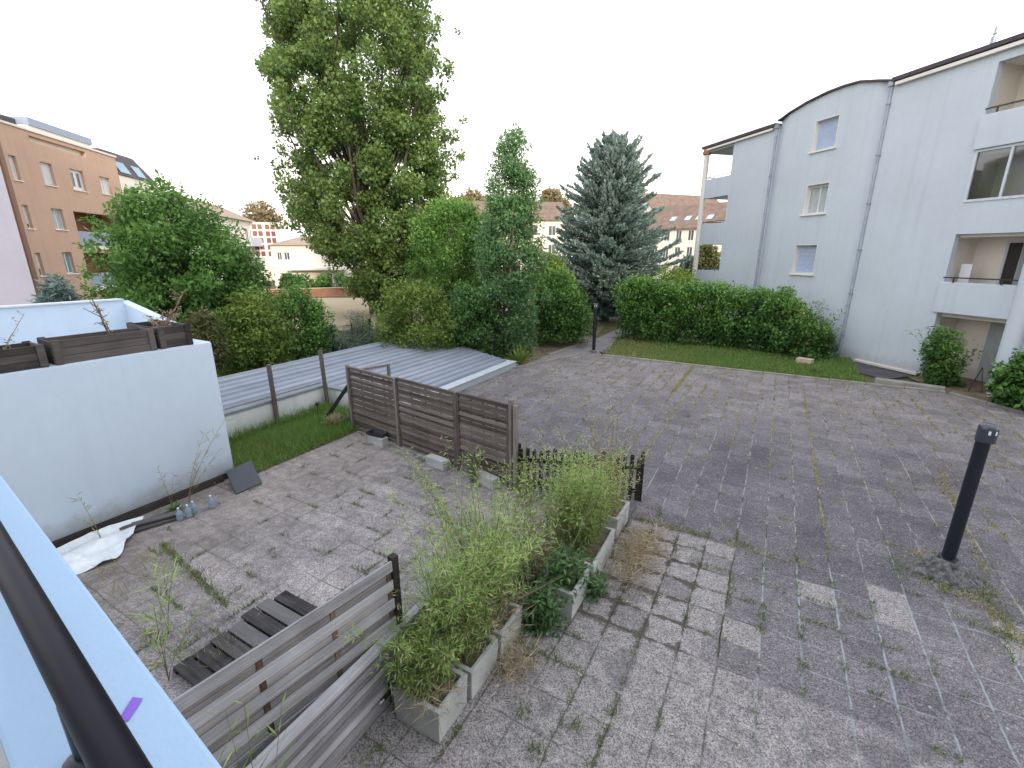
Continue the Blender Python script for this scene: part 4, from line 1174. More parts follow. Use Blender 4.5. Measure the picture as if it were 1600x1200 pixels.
shrub('yellow-green shrub below the broad leafy tree', 16.5, [(465, 350, 425), (500, 325, 448), (550, 325, 455), (588, 340, 450)], (390, 585), 'l_yel', 15000, 0.1, 0.055, 90, 0.38, 80)
shrub('rusty brown half-dead shrub between the wooden planter and the green shrubs', 15.5, [(490, 300, 335), (515, 292, 352), (545, 300, 356), (575, 330, 362)], (330, 590), 'l_red', 6000, 0.09, 0.045, 50, 0.28, 84)
shrub('rounded green shrub right of the leafy tree, below the brick wall', 18.0, [(455, 430, 480), (480, 412, 505), (515, 400, 522), (565, 405, 520)], (455, 570), 'l_tree', 18000, 0.1, 0.055, 110, 0.4, 88)
shrub('wispy grey-green broom beside the green mesh fence', 18.3, [(495, 520, 575), (515, 500, 610), (545, 500, 620), (560, 520, 600)], (555, 560), 'l_broom', 6500, 0.28, 0.016, 50, 0.40, 92)
shrub('yellowish bushy shrub at the foot of the poplar', 18.2, [(442, 605, 670), (470, 585, 700), (510, 580, 720), (552, 590, 725)], (650, 560), 'l_yel', 20000, 0.1, 0.055, 120, 0.42, 96)
shrub('tall loose green shrub between the poplar and the slim tree', 22.5, [(322, 672, 735), (350, 645, 765), (420, 630, 775), (480, 650, 775), (535, 660, 770)], (710, 540), 'l_tree', 36000, 0.13, 0.07, 190, 0.56, 100, depth=0.6)
shrub('dark green shrub at the left foot of the slim tree', 18.4, [(455, 705, 765), (490, 690, 780), (530, 690, 785), (556, 700, 775)], (735, 560), 'l_dark', 15000, 0.1, 0.06, 90, 0.4, 104)
shrub('dense rounded bush right of the slim tree beside the path', 21.5, [(428, 845, 885), (450, 832, 908), (480, 822, 922), (510, 822, 924), (530, 830, 918)], (872, 532), 'l_hedge', 22000, 0.11, 0.065, 130, 0.46, 108, group=None, name='bush', cat='bush')
shrub('yellowish taller shrub behind the dense rounded bush', 24.5, [(405, 835, 872), (430, 828, 895), (470, 830, 900)], (862, 515), 'l_yel', 6000, 0.16, 0.10, 50, 0.55, 112, group=None)
shrub('pale green shrub peeping over the hedge by the balcony column', 26.5, [(428, 1020, 1082), (445, 1005, 1098), (475, 1005, 1098)], (1050, 500), 'l_yel', 6000, 0.2, 0.05, 50, 0.55, 116, group=None)
shrub('small tree seen under the corner balconies beside the white column', 46, [(385, 1098, 1118), (405, 1085, 1126), (430, 1085, 1128)], (1106, 470), 'l_far', 4200, 0.28, 0.18, 45, 0.8, 120, group=None, name='small_tree', cat='tree')
shrub('small greyish tree before the cream house row', 48, [(405, 1066, 1082), (420, 1058, 1092), (440, 1060, 1092)], (1076, 468), 'l_broom', 2600, 0.28, 0.18, 35, 0.7, 124, group=None, name='small_tree', cat='tree')
shrub('feathery bush against the ground-floor loggia of the blue-grey building', 20.0, [(515, 1448, 1480), (540, 1438, 1512), (570, 1437, 1506), (602, 1446, 1496)], (1470, 604), 'l_hedge', 5200, 0.11, 0.045, 50, 0.32, 128, group=None, name='bush', cat='bush')
shrub('dark leafy bush at the right picture edge near the building column', 18.4, [(555, 1580, 1625), (580, 1558, 1660), (610, 1548, 1680), (638, 1555, 1680)], (1605, 645), 'l_hedge', 8000, 0.12, 0.08, 60, 0.42, 132, group=None, name='bush', cat='bush')
shrub('small blue-grey conifer before the orange block', 26, [(428, 76, 90), (445, 66, 108), (465, 58, 116), (482, 58, 118)], (88, 490), 'l_spruce', 4500, 0.22, 0.05, 45, 0.45, 136, group=None, name='conifer', cat='tree')
shrub('sparse yellowish tree far behind the gridded block', 92, [(318, 385, 420), (335, 372, 440), (360, 375, 440)], (405, 420), 'l_autumn', 2500, 0.45, 0.35, 40, 1.0, 140, group=None, name='distant_tree', cat='tree')
shrub('brownish round tree rising over the long roof, left of the slim tree', 88, [(303, 728, 752), (318, 712, 770), (345, 710, 775)], (742, 420), 'l_autumn', 4200, 0.5, 0.4, 50, 1.6, 144, group=None, name='distant_tree', cat='tree')
shrub('brownish round tree rising over the long roof, left of the spruce', 88, [(302, 850, 874), (318, 838, 890), (345, 836, 892)], (864, 420), 'l_autumn', 4200, 0.5, 0.4, 50, 1.6, 148, group=None, name='distant_tree', cat='tree')

shrub('loose pale green tree filling the gap left of the slim tree, before the long roof', 30, [(318, 690, 735), (340, 660, 765), (385, 650, 775), (450, 655, 770)], (712, 490), 'l_yel', 14000, 0.17, 0.10, 110, 0.8, 152, group=None, name='small_tree', cat='tree', trunk_r=0.08)
# laurel hedge
hd = thing('laurel_hedge', 'long dense dark green laurel hedge along the grass strip before the blue-grey building', 'hedge', (-2.2, 22.2, 0))
r = RS(160); cl = []
for i in range(620):
    x = r.uniform(-6.5, 2.1); f = (x + 6.5) / 8.6
    hz = 2.95 - 0.42 * f + 0.07 * math.sin(x * 2.1) - (1.5 * max(0, (x - 0.3) / 1.6))
    if x > -0.6: hz += 0.1 * math.sin(x * 7)
    z = hz * r.rand() ** 0.9
    y = 22.2 + r.uniform(-0.62, 0.62)
    rad = r.uniform(0.22, 0.42)
    z = min(z, hz - rad * 0.6)
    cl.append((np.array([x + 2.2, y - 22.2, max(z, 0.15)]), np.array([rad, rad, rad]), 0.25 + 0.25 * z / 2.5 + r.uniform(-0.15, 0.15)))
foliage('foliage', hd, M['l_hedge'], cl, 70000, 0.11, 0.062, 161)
q = MB()
for i in range(26):
    x = -4.2 + i * 0.33
    q.tube([(x, rnd.uniform(-0.2, 0.2), -0.05), (x + rnd.uniform(-0.2, 0.2), rnd.uniform(-0.3, 0.3), 0.9), (x + rnd.uniform(-0.3, 0.3), rnd.uniform(-0.3, 0.3), 1.8 if i < 20 else 1.3)], [0.035, 0.025, 0.01], 5)
q.build('stem', M['bark'], hd)
# loose end shrubs of the hedge
shrub('loose end of greenery with arching sprays at the right end of the laurel hedge', 21.7, [(462, 1190, 1215), (478, 1180, 1262), (500, 1178, 1296), (530, 1190, 1304), (560, 1215, 1304)], (1255, 568), 'l_hedge', 5200, 0.12, 0.055, 60, 0.34, 164, group=None, spike=0.4)

# spiky plant under the slim tree and small tuft in the grass strip
def spiky(name, label, cat, loc, n, L, W, mat, seed):
    r = RS(seed)
    t = thing(name, label, cat, loc)
    P = np.c_[r.normal(0, 0.03, n), r.normal(0, 0.03, n), np.full(n, 0.02)]
    A = unit(r, n); A[:, 2] = np.abs(A[:, 2]) + 0.35
    leaf_obj('leaves', M[mat], t, P, A, np.tile([0, 0, 1.0], (n, 1)) + unit(r, n) * 0.3, L * r.uniform(0.6, 1.2, n), W, r.uniform(0.3, 1, n), 0.3)
    return t
p = bearing(812, 558, 17.3)
spiky('spiky_plant', 'pale green spiky plant on the soil under the slim tree', 'plant', (p[0], p[1], -0.03), 90, 0.75, 0.05, 'l_yel', 170)
p = bearing(1272, 585, 18.9)
spiky('grass_tuft', 'taller green tuft growing in the grass strip beside the pale stone box', 'plant', (p[0], p[1], 0.0), 70, 0.36, 0.03, 'l_grass', 171)

# ================================================================== SHED WITH CORRUGATED ROOF
sh = thing('shed', 'low white shed under a large grey corrugated metal roof beyond the terrace lawn', 'shed', (-10.3, 9.0, 0))
ox, oy = 10.3, -9.0
zr = lambda x: 0.24 + 0.165 * (-8.42 - x)
def corr(xa, xb, ya, yb, mb):
    m = int((xb - xa) / 0.0325)
    xs = [xa + (xb - xa) * i / m for i in range(m + 1)]
    for i in range(m):
        f = lambda j: 0.03 * (1 if (j % 8) in (0, 1) else (0.0))
        a, b = xs[i], xs[i + 1]
        mb.quad((a + ox, ya + oy, zr(a) + f(i)), (b + ox, ya + oy, zr(b) + f(i + 1)), (b + ox, yb + oy, zr(b) + f(i + 1)), (a + ox, yb + oy, zr(a) + f(i)), 0.0 if i % 8 in (1, 2) else 0.5)  # falling flank of each rib tinted darker, its shade painted in
cb = MB(); corr(-12.5, -10.36, 3.2, 14.2, cb); corr(-10.36, -8.42, 8.0, 14.5, cb)
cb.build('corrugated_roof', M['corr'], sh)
q = MB()
q.box(-10.46 + ox, -10.30 + ox, 3.2 + oy, 7.95 + oy, -0.1, 0.60)
q.box(-10.46 + ox, -8.0 + ox, 7.951 + oy, 8.1 + oy, -0.1, 0.57)
q.box(-12.6 + ox, -8.40 + ox, 14.45 + oy, 14.6 + oy, -0.1, 0.24)
q.box(-12.6 + ox, -12.5 + ox, 3.2 + oy, 14.45 + oy, -0.1, 0.7)
q.build('wall', M['white2'], sh, bevel=0.012)
q = MB(); q.box(-8.40 + ox, -8.10 + ox, 8.101 + oy, 14.6 + oy, -0.1, 0.20); q.build('side_upstand', M['white'], sh)
q = MB()
q.box(-10.52 + ox, -10.28 + ox, 3.2 + oy, 8.0 + oy, 0.604, 0.67); q.box(-10.28 + ox, -8.1 + ox, 7.93 + oy, 8.15 + oy, 0.574, 0.61)
q.box(-10.62 + ox, -10.525 + ox, 3.2 + oy, 8.0 + oy, 0.60, 0.70)
q.build('flashing', M['flash'], sh)
q = MB(); q.box(-8.50 + ox, -8.06 + ox, 8.12 + oy, 14.62 + oy, 0.204, 0.225); q.build('edge_flashing', M['white'], sh, bevel=0.005)

# green mesh fence posts behind the roof
mf = thing('mesh_fence', 'dark green wire mesh fence between the shrubs behind the corrugated roof', 'fence', (-13.2, 12.0, 0))
pts = [bearing(521, 535, 17.6), bearing(579, 520, 18.8)]
q0 = Vector((pts[0][0] + 13.2, pts[0][1] - 12.0, 0)); q1 = Vector((pts[1][0] + 13.2, pts[1][1] - 12.0, 0))
for qq in (q0, q1, q1 + (q1 - q0)):
    b = MB(); b.box(qq.x - 0.04, qq.x + 0.04, qq.y - 0.04, qq.y + 0.04, -0.1, 1.62); b.build('post', M['meshgreen'], mf)
b = MB()
for k_ in range(9):
    z = 0.15 + k_ * 0.17
    b.beam((q0.x, q0.y, z), (q1.x, q1.y, z), 0.008, 0.008)
for k_ in range(30):
    pq = q0.lerp(q1, (k_ + 0.5) / 30); b.beam((pq.x, pq.y, 0.1), (pq.x, pq.y, 1.55), 0.006, 0.006)
b.build('mesh_panel', M['meshgreen'], mf)

# ================================================================== WHITE BLOCK
wk = thing('white_block', 'smooth white rendered block wing with flat top left of the terrace', 'building', (-8.5, 4.36, 0))
b = MB()
R_ = 0.10
poly = [(-8.5, -4), (-8.5, 4.36 - R_)] + [(-8.5 - R_ + R_ * math.cos(a), 4.36 - R_ + R_ * math.sin(a)) for a in [PI / 2 * k / 6 for k in range(1, 7)]] + [(-12.4, 4.36), (-12.4, -4)]
b.prism([(x + 8.5, y - 4.36) for x, y in poly], 0.13, 2.60)
b.build('wall', M['white'], wk, bevel=0.035, smooth=True)
b = MB(); b.box(-3.8, -0.035, -8.3, -0.05, -0.05, 0.129); b.build('dark_base', M['wood_dark'], wk)
b = MB(); b.box(-0.02, 0.025, -8.3, -0.25, 0.0, 0.125); b.build('base_board', M['wood_dark'], wk)
# rear parapet of the roof terrace
b = MB(); b.add([(-2.4, -8.3, 2.55), (-2.4, -0.25, 2.55), (-2.4, -0.25, 3.22), (-2.4, -8.3, 3.28), (-2.6, -8.3, 2.55), (-2.6, -0.25, 2.55), (-2.6, -0.25, 3.22), (-2.6, -8.3, 3.28)],
              [(0, 1, 2, 3), (5, 4, 7, 6), (1, 5, 6, 2), (4, 0, 3, 7), (3, 2, 6, 7), (0, 4, 5, 1)])
b.add([(-2.6, -0.25, 2.59), (-0.75, -0.25, 2.59), (-0.75, -0.25, 2.86), (-2.6, -0.25, 3.2), (-2.6, -0.10, 2.59), (-0.75, -0.10, 2.59), (-0.75, -0.10, 2.86), (-2.6, -0.10, 3.2)],
      [(0, 1, 2, 3), (5, 4, 7, 6), (1, 5, 6, 2), (4, 0, 3, 7), (3, 2, 6, 7)])
b.build('roof_parapet', M['white'], wk)
b = MB(); b.add([(-2.37, -8.3, 3.285), (-2.37, -0.25, 3.225), (-2.63, -0.25, 3.225), (-2.63, -8.3, 3.285), (-2.37, -8.3, 3.31), (-2.37, -0.25, 3.25), (-2.63, -0.25, 3.25), (-2.63, -8.3, 3.31)],
              [(0, 3, 2, 1), (4, 5, 6, 7), (0, 1, 5, 4), (1, 2, 6, 5), (2, 3, 7, 6), (3, 0, 4, 7)]); b.build('parapet_coping', M['framegrey'], wk)

# dark wooden planters on the block
def wood_planter(label, x0, x1, y0, y1, z0, h, soil='soil', seed=1):
    t = thing('wooden_planter', label, 'planter', ((x0 + x1) / 2, (y0 + y1) / 2, z0), 0, 'dark wooden planters along the block roof')
    w, l = x1 - x0, y1 - y0; rr = random.Random(seed)
    b = MB(); n = 3; bh = h / n
    for k_ in range(n):
        z = k_ * bh
        b.box(w / 2 - 0.03, w / 2, -l / 2, l / 2, z + 0.003, z + bh - 0.003, rr.random()); b.box(-w / 2, -w / 2 + 0.03, -l / 2, l / 2, z + 0.003, z + bh - 0.003, rr.random())
        b.box(-w / 2 + 0.03, w / 2 - 0.03, l / 2 - 0.03, l / 2 - 0.002, z + 0.003, z + bh - 0.003, rr.random()); b.box(-w / 2 + 0.03, w / 2 - 0.03, -l / 2 + 0.002, -l / 2 + 0.03, z + 0.003, z + bh - 0.003, rr.random())
    b.build('boards', M['planter_wood'], t, bevel=0.004)
    for sx in (-1, 1):
        for sy in (-1, 1):
            cx, cy = sx * (w / 2 + 0.008), sy * (l / 2 - 0.05)
            b = MB(); b.box(cx - 0.015, cx + 0.015, cy - 0.04, cy + 0.04, 0, h + 0.012, rr.random()); b.build('corner_batten', M['planter_wood'], t)
    b = MB(); b.box(-w / 2 + 0.031, w / 2 - 0.031, -l / 2 + 0.031, l / 2 - 0.031, 0.02, h * 0.72); b.build('soil', M[soil], t)
    return t
wood_planter('dark wooden planter cut by the left picture edge on the white block', -9.0, -8.54, 0.6, 2.22, 2.605, 0.30, seed=1)
wood_planter('long dark wooden planter with a bare brown stalk on the white block', -9.0, -8.54, 2.28, 3.52, 2.605, 0.33, seed=2)
wood_planter('corner wooden planter full of dead twigs at the end of the white block', -9.55, -8.54, 3.56, 4.06, 2.605, 0.34, seed=3)

def dead_plant(label, loc, stems, seed, leafn=0, mat='stalk', name='dead_plant', leafm='straw', lw=0.02, ll=0.05):
    t = thing(name, label, 'dead plant', loc)
    rr = random.Random(seed); r = RS(seed); b = MB(); P = []
    for (dx, dy, h, rad, nb) in stems:
        pts = [Vector((0, 0, 0))]; 
        for k_ in range(1, 6):
            f = k_ / 5; pts.append(Vector((dx * f + rr.uniform(-0.012, 0.012), dy * f + rr.uniform(-0.012, 0.012), h * f)))
        b.tube(pts, [rad * (1 - 0.12 * k_) for k_ in range(6)], 5)
        for _ in range(nb):
            f = rr.uniform(0.25, 0.98); k_ = min(4, int(f * 5)); p = pts[k_].lerp(pts[k_ + 1], f * 5 - k_)
            q_ = p + Vector((rr.uniform(-1, 1), rr.uniform(-1, 1), rr.uniform(0.1, 1.0))) * rr.uniform(0.04, 0.16)
            b.tube([p, q_], [rad * 0.5, rad * 0.25], 4); P.append(tuple(q_)); P.append(tuple(p.lerp(q_, 0.6)))
        for _ in range(leafn):
            f = rr.uniform(0.2, 1.0); k_ = min(4, int(f * 5)); P.append(tuple(pts[k_].lerp(pts[k_ + 1], f * 5 - k_)))
    b.build('stems', M[mat], t)
    if P:
        P = np.array(P); n = len(P)
        leaf_obj('leaves', M[leafm], t, P, unit(r, n), unit(r, n), ll * r.uniform(0.6, 1.4, n), lw, r.uniform(0, 0.7, n))
    return t
dead_plant('bare brown stalk with shrivelled leaves in the long wooden planter', (-8.75, 3.05, 2.82), [(-0.05, -0.12, 0.62, 0.018, 16), (0.02, -0.05, 0.35, 0.008, 6)], 201, 14)
dead_plant('leaning pale dead stalk fanning out of the corner planter', (-9.0, 3.85, 2.84), [(0.12, 0.38, 0.62, 0.014, 12), (-0.1, 0.1, 0.3, 0.008, 8), (0.2, 0.2, 0.25, 0.006, 8), (0.05, 0.3, 0.34, 0.006, 8), (-0.2, -0.1, 0.25, 0.006, 6), (0.1, -0.2, 0.2, 0.006, 6), (-0.15, 0.25, 0.3, 0.006, 6)], 202, 20)
dead_plant('thin bare twig leaning left out of the leftmost wooden planter', (-8.8, 1.85, 2.8), [(-0.1, 0.35, 0.5, 0.006, 4), (0, -0.25, 0.4, 0.008, 2), (0.05, 0.12, 0.2, 0.004, 5)], 203, 4)

# ================================================================== TERRACE OBJECTS
# dry wispy weeds standing at the foot of the white wall
G_W = 'dry weeds along the foot of the white block'
def wisp(label, loc, stems, seed, mat='cane', leafm='l_dry', name='dry_weed', cat='weed', group=G_W, ln=0.10, lw=0.012, nl=14):
    t = thing(name, label, cat, loc, 0, group); rr = random.Random(seed); r = RS(seed); b = MB(); P = []; A = []
    for (dx, dy, h, rad) in stems:
        pts = [Vector((dx * (k_ / 6) ** 1.4, dy * (k_ / 6) ** 1.4, h * k_ / 6)) for k_ in range(7)]
        b.tube(pts, [rad * (1 - 0.12 * k_) for k_ in range(7)], 5)
        for _ in range(nl):
            f = rr.uniform(0.3, 1.0); k_ = min(5, int(f * 6)); p = pts[k_].lerp(pts[k_ + 1], f * 6 - k_)
            P.append(tuple(p)); A.append((rr.uniform(-1, 1) + dx, rr.uniform(-1, 1) + dy, rr.uniform(-0.1, 1.0)))
    b.build('stems', M[mat], t)
    P = np.array(P); A = np.array(A)
    leaf_obj('leaves', M[leafm], t, P, A, unit(r, len(P)), ln * r.uniform(0.5, 1.4, len(P)), lw, r.uniform(0.2, 1, len(P)))
    return t
wisp('single dry weed rising over the white plastic sheet by the block', (-8.15, 2.15, 0.0), [(-0.1, -0.1, 0.8, 0.005), (0.05, -0.15, 0.5, 0.004)], 210, nl=16, ln=0.12)
wisp('thin dry weed against the white block near the plank heap', (-8.3, 3.15, 0.0), [(0, -0.08, 0.78, 0.005), (0.05, 0.1, 0.6, 0.004)], 211, nl=14, ln=0.14)
wisp('tall arching dry weed against the white block by the bottles', (-8.2, 3.35, 0.0), [(0.05, 0.85, 1.35, 0.006), (0, 0.45, 1.15, 0.005), (0.1, 0.6, 0.8, 0.004), (0.05, 0.25, 0.7, 0.004)], 212, nl=18, ln=0.16)
# thin bamboo-like sprigs nearer the camera
G_B = 'thin bamboo sprigs on the terrace before the near fence'
for i, (lab, loc, st_) in enumerate((
        ('pale bamboo sprig beside the blackened boards, nearest the parapet', (-4.75, 1.45, 0), [(0.1, 0.0, 0.95, 0.005), (-0.2, 0.15, 0.75, 0.004), (0.25, -0.1, 0.7, 0.004), (0.1, 0.3, 0.6, 0.004)]),
        ('pale bamboo sprig left of the blackened boards', (-5.4, 1.75, 0), [(0.1, 0.15, 0.8, 0.005), (-0.2, 0.05, 0.65, 0.004), (0.15, -0.2, 0.5, 0.004)]),
        ('short pale bamboo sprig by the weedy joint', (-6.1, 2.05, 0), [(0.1, 0.1, 0.5, 0.004), (-0.15, 0.1, 0.45, 0.004)]),
        ('arching bamboo sprig overhanging the slatted near panel', (-2.35, 0.95, 0), [(-0.3, 0.2, 1.3, 0.005), (-0.15, 0.35, 1.2, 0.005), (-0.4, -0.05, 1.1, 0.004), (-0.2, 0.05, 1.45, 0.004)]))):
    wisp(lab, loc, st_, 220 + i, leafm='l_bamboo', name='bamboo_sprig', cat='bamboo', group=G_B, ln=0.19, lw=0.013, nl=16)

# white plastic sheet
r_ = random.Random(5); b = MB()
A0 = [(-8.42, 1.2), (-7.2, 1.45)]
nx, ny = 14, 16; vs = []
c00 = Vector((-8.42, 1.0, 0)); c10 = Vector((-7.62, 1.35, 0)); c01 = Vector((-8.3, 2.75, 0)); c11 = Vector((-7.42, 2.05, 0))
for i in range(nx + 1):
    for j in range(ny + 1):
        f, g_ = i / nx, j / ny
        p = c00.lerp(c10, f).lerp(c01.lerp(c11, f), g_)
        z = 0.03 + 0.05 * (1 - f) + 0.035 * math.sin(f * 17 + g_ * 3) * (0.4 + g_) * 0.6 + r_.uniform(0, 0.02) + 0.02 * math.sin(g_ * 11 + f * 5)
        vs.append((p.x, p.y, max(0.012, z)))
fs = [(i * (ny + 1) + j, (i + 1) * (ny + 1) + j, (i + 1) * (ny + 1) + j + 1, i * (ny + 1) + j + 1) for i in range(nx) for j in range(ny)]
b.add(vs, fs); o = b.build('plastic_sheet', M['plasticsheet'], smooth=True)
tag(o, 'crumpled white plastic sheet lying along the foot of the white block', 'sheet')
# heap of old planks: each plank a thing
for i, (x, y, z, l, a_, lab) in enumerate(((-7.95, 2.72, 0.03, 0.75, 72, 'old grey plank lowest in the heap beside the white sheet'),
                                           (-8.12, 2.78, 0.05, 0.80, 78, 'old grey plank nearest the wall in the heap beside the white sheet'),
                                           (-8.0, 2.80, 0.085, 0.62, 66, 'broken plank lying on top of the heap beside the white sheet'))):
    b = MB(); b.box(-l / 2, l / 2, -0.055, 0.055, -0.016, 0.016, 0.4 + 0.2 * i)
    o = b.build('plank', M['wood_pallet'], bevel=0.004); o.location = (x, y, z); o.rotation_euler = (0.1 * (i == 2), 0, math.radians(a_))
    tag(o, lab, 'plank', 'plank heap by the white block')
# plastic bottles
for i, (x, y, h) in enumerate(((-7.78, 3.02, 0.2), (-7.74, 3.13, 0.21), (-7.80, 3.24, 0.2), (-7.70, 3.47, 0.22))):
    t = thing('bottle', ['clear plastic bottle at the left end of the row below the block', 'clear plastic bottle second from the left in the row below the block', 'clear plastic bottle third from the left in the row below the block', 'clear plastic bottle standing apart at the right of the row'][i], 'bottle', (x, y, 0.004), 0, 'plastic bottles below the white block')
    b = MB(); b.lathe([(0.044, 0), (0.050, 0.01), (0.050, 0.06), (0.046, 0.075), (0.050, 0.09), (0.049, h * 0.70), (0.018, h * 0.9), (0.015, h)], 16); b.build('body', M['bottle'], t, smooth=True)
    b = MB(); b.lathe([(0.016, h), (0.016, h + 0.018)], 10); b.build('cap', M['lens'], t)
# dark board leaning
b = MB(); lo = [(-7.80, 3.92, 0.006), (-7.79, 4.40, 0.006), (-8.30, 4.55, 0.27), (-8.32, 4.08, 0.24)]
b.add(lo + [(x + 0.008, y, z + 0.022) for x, y, z in lo], [(3, 2, 1, 0), (4, 5, 6, 7), (0, 1, 5, 4), (1, 2, 6, 5), (2, 3, 7, 6), (3, 0, 4, 7)])
o = b.build('board', M['slateplate'], bevel=0.004)
tag(o, 'square dark grey board leaning at the corner of the white block', 'board')
# low dark weed next to bottles
spiky('weed_plant', 'dark green weed between the plank heap and the bottles', 'plant', (-8.1, 3.1, 0.0), 60, 0.16, 0.03, 'l_weed', 230)

# blackened boards (duckboard) on the terrace
db = thing('duckboard', 'blackened weathered wooden duckboard lying behind the near slatted panel', 'duckboard', (-4.33, 2.22, 0.004))
for i in range(7):
    b = MB(); y = -0.62 + i * 0.185; w = 0.16
    b.box(-0.50 + rnd.uniform(-0.05, 0.05), 0.75, y - w / 2, y + w / 2, 0.045, 0.068, rnd.random())
    b.build('board', M['wood_pallet'], db, bevel=0.004)
for x in (-0.45, 0.5):
    b = MB(); b.box(x - 0.03, x + 0.03, -0.70, 0.58, 0.0, 0.044); b.build('bearer', M['wood_dark'], db)

# ------------------------------------------------------------------ long slatted fence
F0 = Vector((-8.5, 7.20, 0)); F1 = Vector((-3.68, 6.47, 0))
fa = math.atan2(F1.y - F0.y, F1.x - F0.x)
fe = thing('slatted_fence', 'long dark weathered slatted fence of three panels across the end of the terrace', 'fence', F0, fa)
FL = (F1 - F0).length
def fh(x): return 1.55 + 0.05 * x / FL
segs = [(0.05, 1.72), (1.79, 3.52), (3.59, FL - 0.05)]
rf = random.Random(9)
for a_, b_ in segs:
    pn = MB()
    h = fh(a_)
    n = 22; pitch = (h - 0.06) / n
    for k_ in range(n):
        z = 0.05 + k_ * pitch; tl = rf.uniform(0, 1)
        y = 0.012 if k_ % 2 else -0.004
        pn.box(a_ + 0.03, b_ - 0.03, y - 0.007, y + 0.007, z, z + pitch * rf.uniform(0.80, 0.90), tl)
    f_ = pn.build('panel', M['wood_fence'], fe, jit=0.003, seed=int(a_ * 10))
    fr = MB()
    fr.box(a_, b_, -0.03, 0.03, h - 0.02, h + 0.012, rf.random()); fr.box(a_, a_ + 0.035, -0.025, 0.025, 0.03, h - 0.021, 0.3); fr.box(b_ - 0.035, b_, -0.025, 0.025, 0.03, h - 0.021, 0.3)
    for q_ in (0.25, 0.5, 0.75):
        x = a_ + (b_ - a_) * q_; fr.box(x - 0.018, x + 0.018, 0.026, 0.05, 0.04, h - 0.021, 0.4)
    fr.build('panel_frame', M['wood_fence'], f_)
for x, hh in ((0.0, 1.58), (1.755, 1.56), (3.555, 1.58), (FL, 1.70), (FL + 0.10, 1.62)):
    b = MB(); b.box(x - 0.032, x + 0.032, -0.036, 0.036, -0.05, hh, rf.random()); b.build('post', M['wood_post'], fe, bevel=0.005)
b = MB(); b.beam((-0.86, -0.32, 0.0), (-0.03, 0.0, 1.08), 0.07, 0.07, 0.1); b.build('brace', M['wood_dark'], fe)
b = MB(); b.beam((0.35, 0.05, 1.5), (0.55, 0.75, 1.52), 0.05, 0.05, 0.5); b.beam((0.55, 0.75, 0.0), (0.55, 0.75, 1.55), 0.06, 0.06, 0.5); b.build('back_strut', M['wood_post'], fe)

# two grey posts by the lawn wall
for lab, x, y, h, tilt in (('grey timber post by the lawn wall, the one nearer the white block', -10.2, 6.38, 1.56, -0.02), ('grey timber post at the wall corner of the lawn', -10.12, 7.8, 1.66, -0.035)):
    b = MB(); b.box(-0.04, 0.04, -0.04, 0.04, -0.1, h, rnd.random()); o = b.build('timber_post', M['wood_post'], bevel=0.008)
    o.location = (x, y, 0); o.rotation_euler = (tilt * 0.5, tilt, 0.3); tag(o, lab, 'post', 'timber posts by the lawn')
# small black thing on the lawn (solar stake lamp)
t = thing('garden_stake', 'small black stake with a round head stuck in the lawn', 'stake', (-9.75, 7.2, 0.01))
b = MB(); b.tube([(0, 0, 0), (0, 0, 0.36)], 0.008, 6); b.build('stake', M['blackplastic'], t)
b = MB(); b.lathe([(0.02, 0.36), (0.05, 0.38), (0.05, 0.43), (0.02, 0.46)], 10); b.build('head', M['blackplastic'], t, smooth=True)
t = spiky('dried_flower', 'pale yellow dried flower clump at the far end of the lawn', 'plant', (-9.0, 7.05, 0.01), 160, 0.32, 0.05, 'straw', 240)
t = spiky('weed_plant', 'green leafy weed behind the brace of the long fence', 'plant', (-8.7, 7.35, 0.01), 80, 0.34, 0.06, 'l_weed', 241)
# concrete blocks at the foot of the fence
G_C = 'concrete blocks along the foot of the long fence'
for i, (x, y, lab) in enumerate(((-7.28, 6.80, 'concrete block under a black tray at the left of the fence foot'), (-5.42, 6.56, 'pale concrete block at the foot of the middle fence panel'), (-4.18, 6.42, 'pale concrete block at the foot of the right fence panel'))):
    b = MB(); b.box(-0.25, 0.25, -0.09, 0.09, 0, 0.19)
    o = b.build('concrete_block', M['concrete'], bevel=0.008); o.location = (x, y, 0.005); o.rotation_euler = (0, 0, fa + rnd.uniform(-0.08, 0.08)); tag(o, lab, 'concrete block', G_C)
b = MB()
b.add([(-0.2, -0.09, 0), (0.2, -0.09, 0), (0.2, 0.09, 0), (-0.2, 0.09, 0), (-0.24, -0.12, 0.07), (0.24, -0.12, 0.07), (0.24, 0.12, 0.07), (-0.24, 0.12, 0.07), (-0.21, -0.1, 0.07), (0.21, -0.1, 0.07), (0.21, 0.1, 0.07), (-0.21, 0.1, 0.07), (-0.18, -0.07, 0.02), (0.18, -0.07, 0.02), (0.18, 0.07, 0.02), (-0.18, 0.07, 0.02)],
      [(0, 3, 2, 1), (0, 1, 5, 4), (1, 2, 6, 5), (2, 3, 7, 6), (3, 0, 4, 7), (4, 5, 9, 8), (5, 6, 10, 9), (6, 7, 11, 10), (7, 4, 8, 11), (8, 9, 13, 12), (9, 10, 14, 13), (10, 11, 15, 14), (11, 8, 12, 15), (12, 13, 14, 15)])
o = b.build('plant_tray', M['blackplastic']); o.location = (-7.30, 6.82, 0.198); o.rotation_euler = (0, 0, fa + 0.2); tag(o, 'black plastic tray resting on the left concrete block', 'tray')

